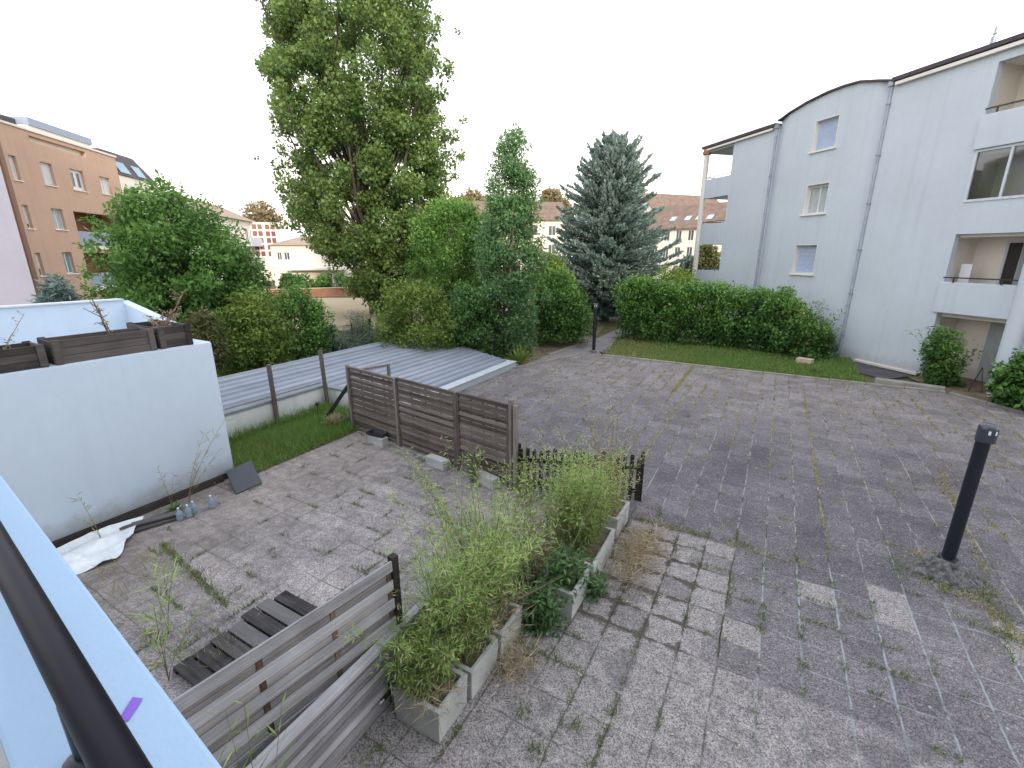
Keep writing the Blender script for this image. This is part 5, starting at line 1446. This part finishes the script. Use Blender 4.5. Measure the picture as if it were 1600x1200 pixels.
# ------------------------------------------------------------------ picket fence
P0 = Vector((-3.52, 6.46, 0)); P1 = Vector((-1.57, 7.16, 0)); pa = math.atan2(P1.y - P0.y, P1.x - P0.x); PL = (P1 - P0).length
pf = thing('picket_fence', 'low black picket fence between the long slatted fence and the planters', 'fence', P0, pa)
for z in (0.2, 0.62):
    b = MB(); b.box(0, PL, 0.012, 0.04, z - 0.035, z + 0.035); b.build('rail', M['wood_picket'], pf)
n = 18
for i in range(n):
    x = 0.04 + (PL - 0.08) * i / (n - 1); h = 0.86 + 0.03 * math.sin(i * 1.7) + rnd.uniform(-0.02, 0.02); w = 0.034
    b = MB(); b.add([(x - w, -0.010, 0.04), (x + w, -0.010, 0.04), (x + w, -0.010, h - 0.03), (x, -0.010, h), (x - w, -0.010, h - 0.03),
                    (x - w, 0.011, 0.04), (x + w, 0.011, 0.04), (x + w, 0.011, h - 0.03), (x, 0.011, h), (x - w, 0.011, h - 0.03)],
                   [(0, 1, 2, 3, 4), (9, 8, 7, 6, 5), (0, 5, 6, 1), (1, 6, 7, 2), (2, 7, 8, 3), (3, 8, 9, 4), (4, 9, 5, 0)], rnd.random())
    o = b.build('picket', M['wood_picket'], pf)
for x in (0.0, PL + 0.02):
    b = MB(); b.box(x - 0.03, x + 0.03, 0.042, 0.10, -0.05, 0.9); b.build('post', M['wood_picket'], pf)

# ------------------------------------------------------------------ near fence panels
hp0 = Vector((-2.70, 2.57, 0)); hp1 = Vector((-3.22, -1.4, 0)); ha = math.atan2(hp1.y - hp0.y, hp1.x - hp0.x); HL = (hp1 - hp0).length
hf = thing('fence_panel', 'tall silvery slatted fence panel with brown battens at the near edge of the terrace', 'fence panel', hp0, ha, None)
# local x runs away from the post; +y is the side facing the courtyard
rn = random.Random(31)
b = MB(); b2 = MB(); b3 = MB()
z = 1.445; k_ = 0
while z > 0.12:
    hgt = 0.104
    b.box(0.03, HL, 0.017, 0.031, z - hgt, z, rn.uniform(0.45, 1.0))                       # front boards
    b2.box(0.03, HL, -0.004, 0.006, z - hgt - 0.118, z - hgt + 0.03, rn.uniform(0.2, 0.9))  # boards set behind the battens
    z -= 0.198
nf = b.build('boards', M['wood_near'], hf, jit=0.0025, seed=3)
b2.build('rear_boards', M['wood_rear'], hf, jit=0.0025, seed=4)
for x in (0.06, 0.62, 1.20, 1.78, 2.36, 2.94, 3.5):
    b3 = MB(); b3.box(x - 0.022, x + 0.022, -0.015, 0.016, 0.05, 1.43, rn.random()); b3.build('batten', M['wood_batten'], hf)
b = MB(); b.box(-0.045, 0.025, -0.035, 0.035, -0.05, 1.47, 0.3); b.build('post', M['wood_dark'], hf, bevel=0.006)

lf = thing('fence_panel', 'low dark close-boarded fence panel standing behind the nearest concrete planter', 'fence panel', (-2.66, 3.35, 0), -PI / 2)
b = MB(); z = 0.03; LL_ = 4.4
hs_ = [0.085, 0.08, 0.10, 0.075, 0.085, 0.06, 0.07, 0.06, 0.05]
for i, hgt in enumerate(hs_):
    x0 = 0.05 if i > 2 else 1.02 + 0.12 * (2 - i) * (i % 2)
    y = 0.010 + 0.012 * (i % 2)
    b.box(x0, LL_, y, y + 0.016, z, z + hgt - 0.006, rn.uniform(0.1, 0.8) if i < 6 else rn.uniform(0.0, 0.35))
    z += hgt
b.build('boards', M['wood_near'], lf, jit=0.0025, seed=8)
b = MB(); b.box(0, LL_, -0.04, 0.045, z + 0.002, z + 0.05, 0.75); b.build('top_rail', M['wood_near'], lf, bevel=0.005)
for x in (0.03, 1.0, 2.1, 3.2):
    b = MB(); b.box(x - 0.025, x + 0.025, -0.035, 0.008, 0.0, z, 0.2); b.build('batten', M['wood_batten'], lf)

# ------------------------------------------------------------------ concrete planters and their plants
G_P = 'concrete planter boxes in a row beside the courtyard'
def conc_planter(label, x0, x1, y0, y1, h, rz=0.0):
    cx, cy = (x0 + x1) / 2, (y0 + y1) / 2; w, l = x1 - x0, y1 - y0
    t = thing('concrete_planter', label, 'planter', (cx, cy, 0.004), rz, G_P)
    th = 0.045; tp = 0.985
    o_ = [(-w / 2, -l / 2), (w / 2, -l / 2), (w / 2, l / 2), (-w / 2, l / 2)]
    i_ = [(-w / 2 + th, -l / 2 + th), (w / 2 - th, -l / 2 + th), (w / 2 - th, l / 2 - th), (-w / 2 + th, l / 2 - th)]
    v = [(x * 0.94, y * 0.97, 0) for x, y in o_] + [(x, y, h) for x, y in o_] + [(x, y, h) for x, y in i_] + [(x, y, h - 0.1) for x, y in i_]
    fs = [(0, 3, 2, 1)]
    for k_ in range(4):
        m = (k_ + 1) % 4
        fs += [(k_, m, 4 + m, 4 + k_), (4 + k_, 4 + m, 8 + m, 8 + k_), (8 + k_, 8 + m, 12 + m, 12 + k_)]
    fs.append((12, 13, 14, 15))
    b = MB(); b.add(v, fs); b.build('box', M['concrete'], t, bevel=0.008)
    b = MB(); b.box(-w / 2 + th + 0.002, w / 2 - th - 0.002, -l / 2 + th + 0.002, l / 2 - th - 0.002, h - 0.098, h - 0.06); b.build('soil', M['soil'], t)
    return t
conc_planter('nearest concrete planter, full of dry straw, at the low fence corner', -2.52, -2.0, 2.27, 2.71, 0.36, 0.02)
conc_planter('concrete planter second from the near end, bamboo spilling over it', -2.50, -1.98, 2.75, 3.22, 0.345, -0.01)
conc_planter('concrete planter third from the near end, half hidden by bamboo', -2.49, -1.97, 3.26, 3.72, 0.345, 0.015)
conc_planter('concrete planter with dark leafy weeds where the row steps right', -1.98, -1.54, 4.14, 4.66, 0.36, 0.0)
conc_planter('long concrete planter under the densest far bamboo', -1.98, -1.52, 4.74, 5.66, 0.35, 0.02)
conc_planter('farthest concrete planter beside the picket fence end', -2.0, -1.56, 5.92, 6.5, 0.35, -0.03)

G_BB = 'bamboo clumps growing in the concrete planters'
def bamboo(label, loc, ext, nst, hmin, hmax, seed, leaves=70, wisps=3, wh=1.5, leafm='l_bamboo', ll=0.072, lw=0.0095, spread=0.28, group=G_BB, name='bamboo', cat='bamboo', tint=(0.1, 1.0)):
    t = thing(name, label, cat, loc, 0, group); rr = random.Random(seed); r = RS(seed)
    b = MB(); P = []; A = []; T = []
    for i in range(nst):
        bx, by = rr.uniform(-ext[0], ext[0]), rr.uniform(-ext[1], ext[1])
        w_ = i < wisps
        h = rr.uniform(0.8, 1.0) * wh if w_ else rr.uniform(hmin, hmax)
        lx, ly = rr.gauss(0, spread) * h, rr.gauss(0, spread) * h
        pts = [Vector((bx + lx * (k_ / 6) ** 1.6, by + ly * (k_ / 6) ** 1.6, h * k_ / 6)) for k_ in range(7)]
        b.tube(pts, [0.0055 * (1 - 0.11 * k_) for k_ in range(7)], 4, cap=False)
        st_t = rr.uniform(-0.15, 0.2)
        m = leaves // 2 if w_ else leaves
        for _ in range(m):
            f = rr.uniform(0.5 if w_ else 0.18, 1.0); k_ = min(5, int(f * 6)); p = pts[k_].lerp(pts[k_ + 1], f * 6 - k_)
            tw = Vector((rr.uniform(-1, 1), rr.uniform(-1, 1), rr.uniform(-0.2, 0.8))).normalized()
            rad = abs(rr.gauss(0, 0.07 if not w_ else 0.03))
            P.append(tuple(p + tw * rad)); a_ = tw + Vector((0, 0, rr.uniform(-0.7, 0.35))); A.append(tuple(a_))
            T.append(0.02 + 0.66 * f + st_t + rr.uniform(-0.28, 0.28))  # darker tint low on the stems paints the shaded clump interior
    b.build('stems', M['cane'], t)
    P = np.array(P); A = np.array(A)
    T = np.clip(np.array(T), tint[0], tint[1])
    dead = r.rand(len(P)) < 0.09
    Nn = unit(r, len(P)) * 0.6 + np.array([0, 0, 0.8]); LLn = ll * r.uniform(0.6, 1.35, len(P))
    leaf_obj('leaves', M[leafm], t, P[~dead], A[~dead], Nn[~dead], LLn[~dead], lw, T[~dead])
    leaf_obj('dead_leaves', M['straw'], t, P[dead], A[dead], Nn[dead], LLn[dead], lw, T[dead])
    return t
bamboo('bamboo clump spilling from the nearest planter over the low fence panel', (-2.36, 2.52, 0.27), (0.18, 0.16), 48, 0.2, 0.6, 401, 130, 4, 0.9)
bamboo('bright feathery bamboo clump in the second planter', (-2.3, 3.0, 0.27), (0.2, 0.2), 70, 0.4, 1.15, 402, 160, 9, 1.6)
bamboo('tall yellow-green bamboo clump in the third planter leaning to the terrace', (-2.38, 3.5, 0.27), (0.22, 0.22), 78, 0.5, 1.3, 403, 160, 14, 1.9)
bamboo('sparse yellowing bamboo stems between the two planter rows', (-2.45, 4.1, 0.0), (0.24, 0.3), 58, 0.6, 1.35, 404, 110, 10, 1.75)
bamboo('dense bright bamboo crown in the long planter, the farthest thick clump', (-1.9, 5.25, 0.26), (0.22, 0.38), 110, 0.6, 1.32, 405, 170, 8, 1.6)
bamboo('sparse small-leaved shrub stems in front of the picket fence post', (-3.25, 6.15, 0.0), (0.15, 0.12), 20, 0.5, 0.95, 406, 45, 3, 1.2, group=None, name='thin_shrub', cat='shrub', leafm='l_yel', ll=0.05, lw=0.02)
bamboo('thin yellowing stems rising from the farthest planter before the pickets', (-1.8, 6.2, 0.26), (0.16, 0.2), 36, 0.6, 1.15, 407, 52, 13, 1.85, group=None, name='thin_shrub', cat='shrub', leafm='l_dry', ll=0.07, lw=0.013)
bamboo('wispy mixed weeds on the terrace side behind the long planter', (-2.35, 5.0, 0.0), (0.2, 0.5), 40, 0.4, 1.0, 408, 50, 3, 1.2, group=None, name='thin_shrub', cat='shrub', leafm='l_yel', ll=0.07, lw=0.013)
bamboo('small leafy shrub at the fence between the right concrete block and post', (-4.45, 6.35, 0.0), (0.08, 0.05), 9, 0.4, 0.75, 409, 40, 1, 0.9, group=None, name='thin_shrub', cat='shrub', leafm='l_weed', ll=0.06, lw=0.025)

bamboo('arching leafy sprays rising over the right end of the laurel hedge', (1.55, 21.75, 0.0), (0.7, 0.3), 44, 1.0, 2.3, 410, 60, 0, 2.0, leafm='l_hedge', ll=0.12, lw=0.045, spread=0.22, group=None, name='arching_shrub', cat='shrub')
bamboo('arching leafy sprays of the bush by the ground-floor loggia', (5.0, 19.45, 0.0), (0.25, 0.2), 36, 0.7, 1.75, 411, 60, 0, 1.6, leafm='l_hedge', ll=0.11, lw=0.04, spread=0.30, group=None, name='arching_shrub', cat='shrub')


wisp('brown dried stalks standing between the two bamboo masses', (-2.15, 4.35, 0.05), [(rnd.uniform(-0.35, 0.35), rnd.uniform(-0.35, 0.45), rnd.uniform(0.6, 1.25), rnd.uniform(0.003, 0.006)) for _ in range(26)], 412, mat='stalk', leafm='straw', name='dried_stalks', cat='dead plant', group=None, ln=0.08, lw=0.009, nl=12)
wisp('dry brown stalks bending out of the third planter over the paving', (-2.1, 3.3, 0.28), [(rnd.uniform(-0.2, 0.4), rnd.uniform(-0.4, 0.3), rnd.uniform(0.35, 0.8), rnd.uniform(0.003, 0.005)) for _ in range(14)], 413, mat='stalk', leafm='straw', name='dried_stalks', cat='dead plant', group=None, ln=0.08, lw=0.009, nl=12)


def weedclump(label, loc, ext, n, seed, L=0.11, W=0.028, h=0.4):
    n = n * 2
    t = thing('leafy_weed', label, 'weed', loc); r = RS(seed)
    P = np.c_[r.normal(0, ext[0], n), r.normal(0, ext[1], n), r.rand(n) ** 1.3 * h]
    A = unit(r, n); A[:, 2] = A[:, 2] * 0.5 + 0.1
    leaf_obj('leaves', M['l_weed'], t, P, A, np.tile([0, 0, 1.0], (n, 1)) + unit(r, n) * 0.6, L * r.uniform(0.5, 1.2, n), W, np.clip(0.2 + P[:, 2] / h * 0.5 + r.normal(0, 0.15, n), 0, 1))
    b = MB()
    for k_ in range(14):
        x, y = r.normal(0, ext[0] * 0.7), r.normal(0, ext[1] * 0.7); b.tube([(x, y, 0), (x * 1.1, y * 1.1, h * r.uniform(0.5, 1))], [0.004, 0.002], 4)
    b.build('stems', M['cane'], t)
    return t
weedclump('dark green leafy weeds filling the stepped planter', (-1.76, 4.4, 0.28), (0.13, 0.16), 420, 420, h=0.34)
weedclump('dark green weeds on the paving in the angle where the planter row steps', (-1.85, 3.92, 0.0), (0.10, 0.09), 420, 421, h=0.42)
weedclump('small dark weed hanging at the courtyard face of the stepped planter', (-1.46, 4.72, 0.0), (0.06, 0.1), 130, 422, L=0.1, W=0.03, h=0.25)

def straw(label, loc, ext, n, seed, h=0.2, name='dry_straw', z=0.0, L=0.22):
    r = RS(seed); P = np.c_[r.normal(0, ext[0], n), r.normal(0, ext[1], n), r.rand(n) * h]
    A = unit(r, n); A[:, 2] = np.abs(A[:, 2]) * 0.6
    o = leaf_obj(name, M['straw'], None, P, A, unit(r, n), L * r.uniform(0.4, 1.2, n), 0.008, r.uniform(0.25, 1, n)); o.location = loc
    tag(o, label, 'dry grass'); return o
straw('dry straw heaped in the nearest concrete planter', (-2.22, 2.44, 0.29), (0.11, 0.09), 420, 430, 0.12)
straw('dry straw and dead stems between the second and third planters', (-2.1, 3.45, 0.28), (0.1, 0.2), 320, 431, 0.1)
straw('dead grass heaped on the paving beside the long planter', (-1.22, 5.7, 0.0), (0.17, 0.42), 1500, 432, 0.17)
straw('withered grass at the foot of the second planter', (-1.83, 3.3, 0.0), (0.1, 0.14), 380, 433, 0.12)
straw('dead brown stems in the farthest planter', (-1.78, 6.15, 0.28), (0.1, 0.2), 320, 434, 0.35)
# fallen canes
b = MB(); b.tube([(-2.05, 3.72, 0.40), (-1.62, 4.45, 0.48)], 0.008, 6); o = b.build('bamboo_cane', M['barkpale']); tag(o, 'cut pale cane lying across the gap from third planter to the stepped one', 'cane')
b = MB(); b.tube([(-2.09, 3.70, 0.39), (-1.70, 4.42, 0.45)], 0.006, 6); o = b.build('bamboo_cane', M['stalk']); tag(o, 'thinner brown cane lying beside the cut pale cane over the planters', 'cane')
b = MB(); b.tube([(-1.86, 4.5, 0.3), (-1.72, 4.75, 0.8), (-1.6, 5.0, 1.25)], [0.007, 0.006, 0.003], 6); o = b.build('bamboo_cane', M['barkpale']); tag(o, 'long pale cane slanting up through the far bamboo', 'cane')
b = MB(); b.tube([(-2.08, 2.30, 0.36), (-1.98, 2.26, 0.30), (-1.67, 2.02, 0.012)], [0.004, 0.0035, 0.003], 5); o = b.build('bamboo_cane', M['straw']); tag(o, 'thin pale stem hanging from the nearest planter to the paving', 'cane')

# ------------------------------------------------------------------ lamps
def lamp(label, x, y, h, base, yaw):
    t = thing('bollard_lamp', label, 'lamp', (x, y, 0.0), yaw, 'dark bollard lamps of the courtyard')
    z0 = 0.20 if base else 0.0
    b = MB(); b.tube([(0, 0, z0), (0, 0, h - 0.24)], 0.072, 20); b.build('pole', M['navy'], t, smooth=True)
    b = MB(); b.lathe([(0.080, 0), (0.092, 0.008), (0.096, 0.03), (0.096, 0.17), (0.092, 0.20), (0.078, 0.224), (0.05, 0.238), (0.015, 0.242)], 22, (0, -0.02, h - 0.24)); hd_ = b.build('lamp_head', M['lamphead'], t, smooth=True)
    for sx in (-1, 1):
        c = MB(); a0 = -PI / 2 + sx * 0.34; w = 0.12
        vs = []
        for zz in (0.12, 0.17):
            for k_ in range(4):
                a_ = a0 - w + 2 * w * k_ / 3; vs.append((0.0985 * math.cos(a_), -0.02 + 0.0985 * math.sin(a_), h - 0.24 + zz))
        c.add(vs, [(k_, k_ + 1, k_ + 5, k_ + 4) for k_ in range(3)]); c.build('lens', M['lens'], hd_)  # white patches painting the reflections on the glassy head
    if base:
        r = random.Random(3); b = MB(); n = 26
        prof = [(0.40, -0.03), (0.35, 0.015), (0.29, 0.065), (0.21, 0.125), (0.15, 0.175), (0.10, 0.205)]
        vs = []; fs = []
        for (rad, z) in prof:
            for k_ in range(n):
                a_ = 2 * PI * k_ / n; q_ = rad * r.uniform(0.84, 1.10)
                vs.append((q_ * math.cos(a_), q_ * math.sin(a_) - 0.08, z + r.uniform(-0.012, 0.016)))
        for i in range(len(prof) - 1):
            for k_ in range(n): fs.append((i * n + k_, i * n + (k_ + 1) % n, (i + 1) * n + (k_ + 1) % n, (i + 1) * n + k_))
        fs.append(tuple((len(prof) - 1) * n + k_ for k_ in range(n)))
        b.add(vs, fs); b.build('footing', M['darkconc'], t)
        b = MB(); b.lathe([(0.105, 0.19), (0.105, 0.215), (0.074, 0.222)], 18); b.build('collar', M['navy'], t, smooth=True)
    else:
        b = MB(); b.lathe([(0.17, -0.02), (0.15, 0.06), (0.075, 0.10)], 12); b.build('footing', M['darkconc'], t)
    return t
lamp('dark bollard lamp on a broken concrete footing at the right of the courtyard', 2.46, 7.42, 2.11, True, 0.25)
lamp('dark bollard lamp at the path mouth by the hedge', -6.5, 18.6, 2.07, False, 0.3)

# ------------------------------------------------------------------ small things about the courtyard
b = MB(); b.box(-0.26, 0.26, -0.17, 0.17, 0, 0.24); o = b.build('stone_box', M['stone'], bevel=0.015)
p = bearing(1257, 567, 20.3); o.location = (p[0], p[1], 0.02); o.rotation_euler = (0, 0, -0.35); tag(o, 'pale stone block lying on the grass before the hedge end', 'stone block')
def scrap(label, x, y, s, mat, cat, seed, name='scrap', z=0.006):
    r = random.Random(seed); b = MB(); n = 7; vs = [(0, 0, s * 0.35)]
    for k_ in range(n):
        a_ = 2 * PI * k_ / n; q_ = s * r.uniform(0.5, 1.1); vs.append((q_ * math.cos(a_), q_ * math.sin(a_) * 0.6, r.uniform(0, s * 0.25)))
    b.add(vs, [(0, 1 + k_, 1 + (k_ + 1) % n) for k_ in range(n)]); o = b.build(name, mat)
    o.location = (x, y, z); o.rotation_euler = (0, 0, r.uniform(0, 6)); tag(o, label, cat); return o
scrap('bright cyan plastic scrap on the paving at the bottom picture edge', -1.64, 2.0, 0.035, M['cyan'], 'scrap', 1, 'plastic_scrap')
scrap('pinkish paper scrap at the foot of the second planter', -1.87, 3.0, 0.03, M['litterpink'], 'scrap', 2, 'paper_scrap')
scrap('white crumpled paper among the weeds where the planters step', -1.72, 3.83, 0.04, M['litterpale'], 'scrap', 3, 'paper_scrap')
scrap('green plastic bag on the soil at the end of the corrugated roof', -8.25, 14.95, 0.2, M['greenbag'], 'bag', 4, 'plastic_bag', -0.02)
scrap('white paper scrap on the grass strip near the path', -4.75, 18.6, 0.10, M['litterpale'], 'scrap', 5, 'paper_scrap', 0.03)
t = thing('garden_tool', 'dark thin hand tool frame leaning by the bush at the building corner', 'tool', (5.55, 18.75, 0))
b = MB(); b.tube([(0, 0, 0), (0.2, 0.1, 0.75)], 0.016, 6); b.tube([(0.3, -0.05, 0), (0.2, 0.1, 0.75)], 0.016, 6); b.build('frame', M['railmetal'], t)
t = thing('jerrycan', 'small pale jerrycan on the ground by the right bush', 'can', (5.95, 18.25, 0))
b = MB(); b.box(-0.1, 0.1, -0.08, 0.08, 0, 0.3); b.build('body', M['litterpale'], t, bevel=0.03)
b = MB(); b.tube([(-0.05, 0, 0.3), (-0.05, 0, 0.36), (0.06, 0, 0.36), (0.06, 0, 0.3)], 0.014, 6); b.build('handle', M['navy'], t)

# ------------------------------------------------------------------ our own balcony: parapet and rail
z_p = 3.46
e0 = Vector((-0.538, 0.196)); dv = Vector((-0.9948, 0.0985)).normalized(); nn = Vector((-dv.y, dv.x)) * -1    # outward
if nn.y < 0: nn = -nn
pa_ = math.atan2(dv.y, dv.x)
pr = thing('balcony_parapet', 'smooth white balcony parapet in the lower left corner under the black rail', 'parapet', (e0.x, e0.y, 0), pa_)
# local +x runs to the left away from the camera, outer face at y=0 (outside is -y in local after the turn)
sgn = -1.0
b = MB(); b.box(-1.2, 7.0, 0.0, 0.160, z_p - 0.9, z_p); b.build('wall', M['parapet'], pr, bevel=0.006)
rl = thing('handrail', 'thick black tubular handrail above the white parapet, lower left', 'rail', (0, 0, 0))
ra = Vector((-0.534, 0.1055, 3.58)); rb_ = Vector((-1.155, 0.168, 3.58)); d_ = (rb_ - ra).normalized()
b = MB(); b.tube([ra - d_ * 0.9, ra, rb_, rb_ + d_ * 5.0], 0.0203, 28); b.build('tube', M['rail'], rl, smooth=True)
for s_ in (0.17, 1.5, 2.9, 4.3):
    q_ = ra + d_ * s_
    c = MB(); c.tube([q_ + Vector((0, -0.012, -0.02)), q_ + Vector((0, -0.012, -0.118))], 0.008, 10); c.lathe([(0.022, -0.1195), (0.022, -0.113), (0.010, -0.108)], 14, (q_.x, q_.y - 0.012, q_.z)); c.build('bracket', M['navy'], rl, smooth=True)
b = MB()
vs = [(-0.018, -0.0075, 0), (0.016, -0.009, 0.0006), (0.021, 0.007, 0.0012), (-0.019, 0.0075, 0.0004)]
b.add(vs, [(0, 1, 2, 3)]); o = b.build('tape', M['purple'])
p = bearing(203, 1109, 0.55)
t_ = (z_p + 0.0015 - CAM_H) / (p[2] - CAM_H); p = EYE + (p - EYE) * t_
o.location = tuple(p); o.rotation_euler = (0, 0, math.radians(131)); tag(o, 'torn strip of purple tape stuck on the white parapet top', 'tape')

# the block the balcony belongs to: unseen behind the viewpoint, added and sized to shade the courtyard
hb = thing('own_apartment_building', 'unseen apartment block that carries the white balcony parapet, added to shade the courtyard', 'building', (0, -1.75, 0), pa_)
b = MB(); b.box(-44, 4.0, 0.0, 11, -0.1, 9.8); b.build('wall', M['white2'], hb)
b = MB(); b.box(-44.2, 4.2, -0.2, 11.2, 9.805, 10.0); b.build('roof', M['slate'], hb)
b = MB(); b.box(-1.2, 3.9, -1.72, -0.005, z_p - 1.2, z_p - 1.003); b.build('balcony_slab', M['white2'], hb)

# ================================================================== LIGHT, SKY, CAMERA
SUN_EL = math.radians(12); SUN_ROT = math.radians(131)
w = bpy.data.worlds.new('World'); sc.world = w; w.use_nodes = True
nt = w.node_tree; nt.nodes.clear()
out = nt.nodes.new('ShaderNodeOutputWorld'); bg = nt.nodes.new('ShaderNodeBackground')
sky = nt.nodes.new('ShaderNodeTexSky'); sky.sky_type = 'NISHITA'; sky.sun_disc = False
sky.sun_elevation = SUN_EL; sky.sun_rotation = SUN_ROT; sky.air_density = 1.0; sky.dust_density = 2.5; sky.ozone_density = 1.0
mx = nt.nodes.new('ShaderNodeMixRGB'); mx.blend_type = 'MIX'; mx.inputs[0].default_value = 0.8
# thin bright haze, warmer at the horizon
tc = nt.nodes.new('ShaderNodeTexCoord'); sp_ = nt.nodes.new('ShaderNodeSeparateXYZ'); nt.links.new(tc.outputs['Generated'], sp_.inputs[0])
cr_ = nt.nodes.new('ShaderNodeValToRGB'); nt.links.new(sp_.outputs[2], cr_.inputs[0])
cr_.color_ramp.elements[0].position = 0.0; cr_.color_ramp.elements[0].color = (0.99, 0.90, 0.85, 1)
cr_.color_ramp.elements[1].position = 0.46; cr_.color_ramp.elements[1].color = (0.80, 0.84, 0.93, 1)
e_ = cr_.color_ramp.elements.new(0.24); e_.color = (0.95, 0.90, 0.90, 1)
vm = nt.nodes.new('ShaderNodeVectorMath'); vm.operation = 'SCALE'; vm.inputs['Scale'].default_value = 21.5; nt.links.new(cr_.outputs[0], vm.inputs[0])
nt.links.new(vm.outputs[0], mx.inputs[2])
nt.links.new(sky.outputs[0], mx.inputs[1]); nt.links.new(mx.outputs[0], bg.inputs[0])
bg.inputs[1].default_value = 0.12
nt.links.new(bg.outputs[0], out.inputs[0])
sd = bpy.data.lights.new('sun', 'SUN'); sd.energy = 3.2; sd.angle = math.radians(6); sd.color = (1.0, 0.86, 0.68)
so = bpy.data.objects.new('sun', sd); COL.objects.link(so)
sdir = Vector((math.sin(SUN_ROT) * math.cos(SUN_EL), math.cos(SUN_ROT) * math.cos(SUN_EL), math.sin(SUN_EL)))
so.rotation_euler = sdir.to_track_quat('Z', 'Y').to_euler(); so.location = (0, 0, 30)

cd = bpy.data.cameras.new('camera'); cam = bpy.data.objects.new('camera', cd); COL.objects.link(cam)
cd.sensor_width = 36; cd.lens = F / 1600 * 36; cd.clip_start = 0.02; cd.clip_end = 2000
cam.location = tuple(EYE); cam.rotation_euler = (PI / 2 - TH, 0, YAW)
sc.camera = cam
sc.view_settings.view_transform = 'Standard'; sc.view_settings.look = 'None'; sc.view_settings.exposure = 0; sc.view_settings.gamma = 1
sc.cycles.use_denoising = True
sc.cycles.max_bounces = 6; sc.cycles.diffuse_bounces = 3; sc.cycles.transparent_max_bounces = 8
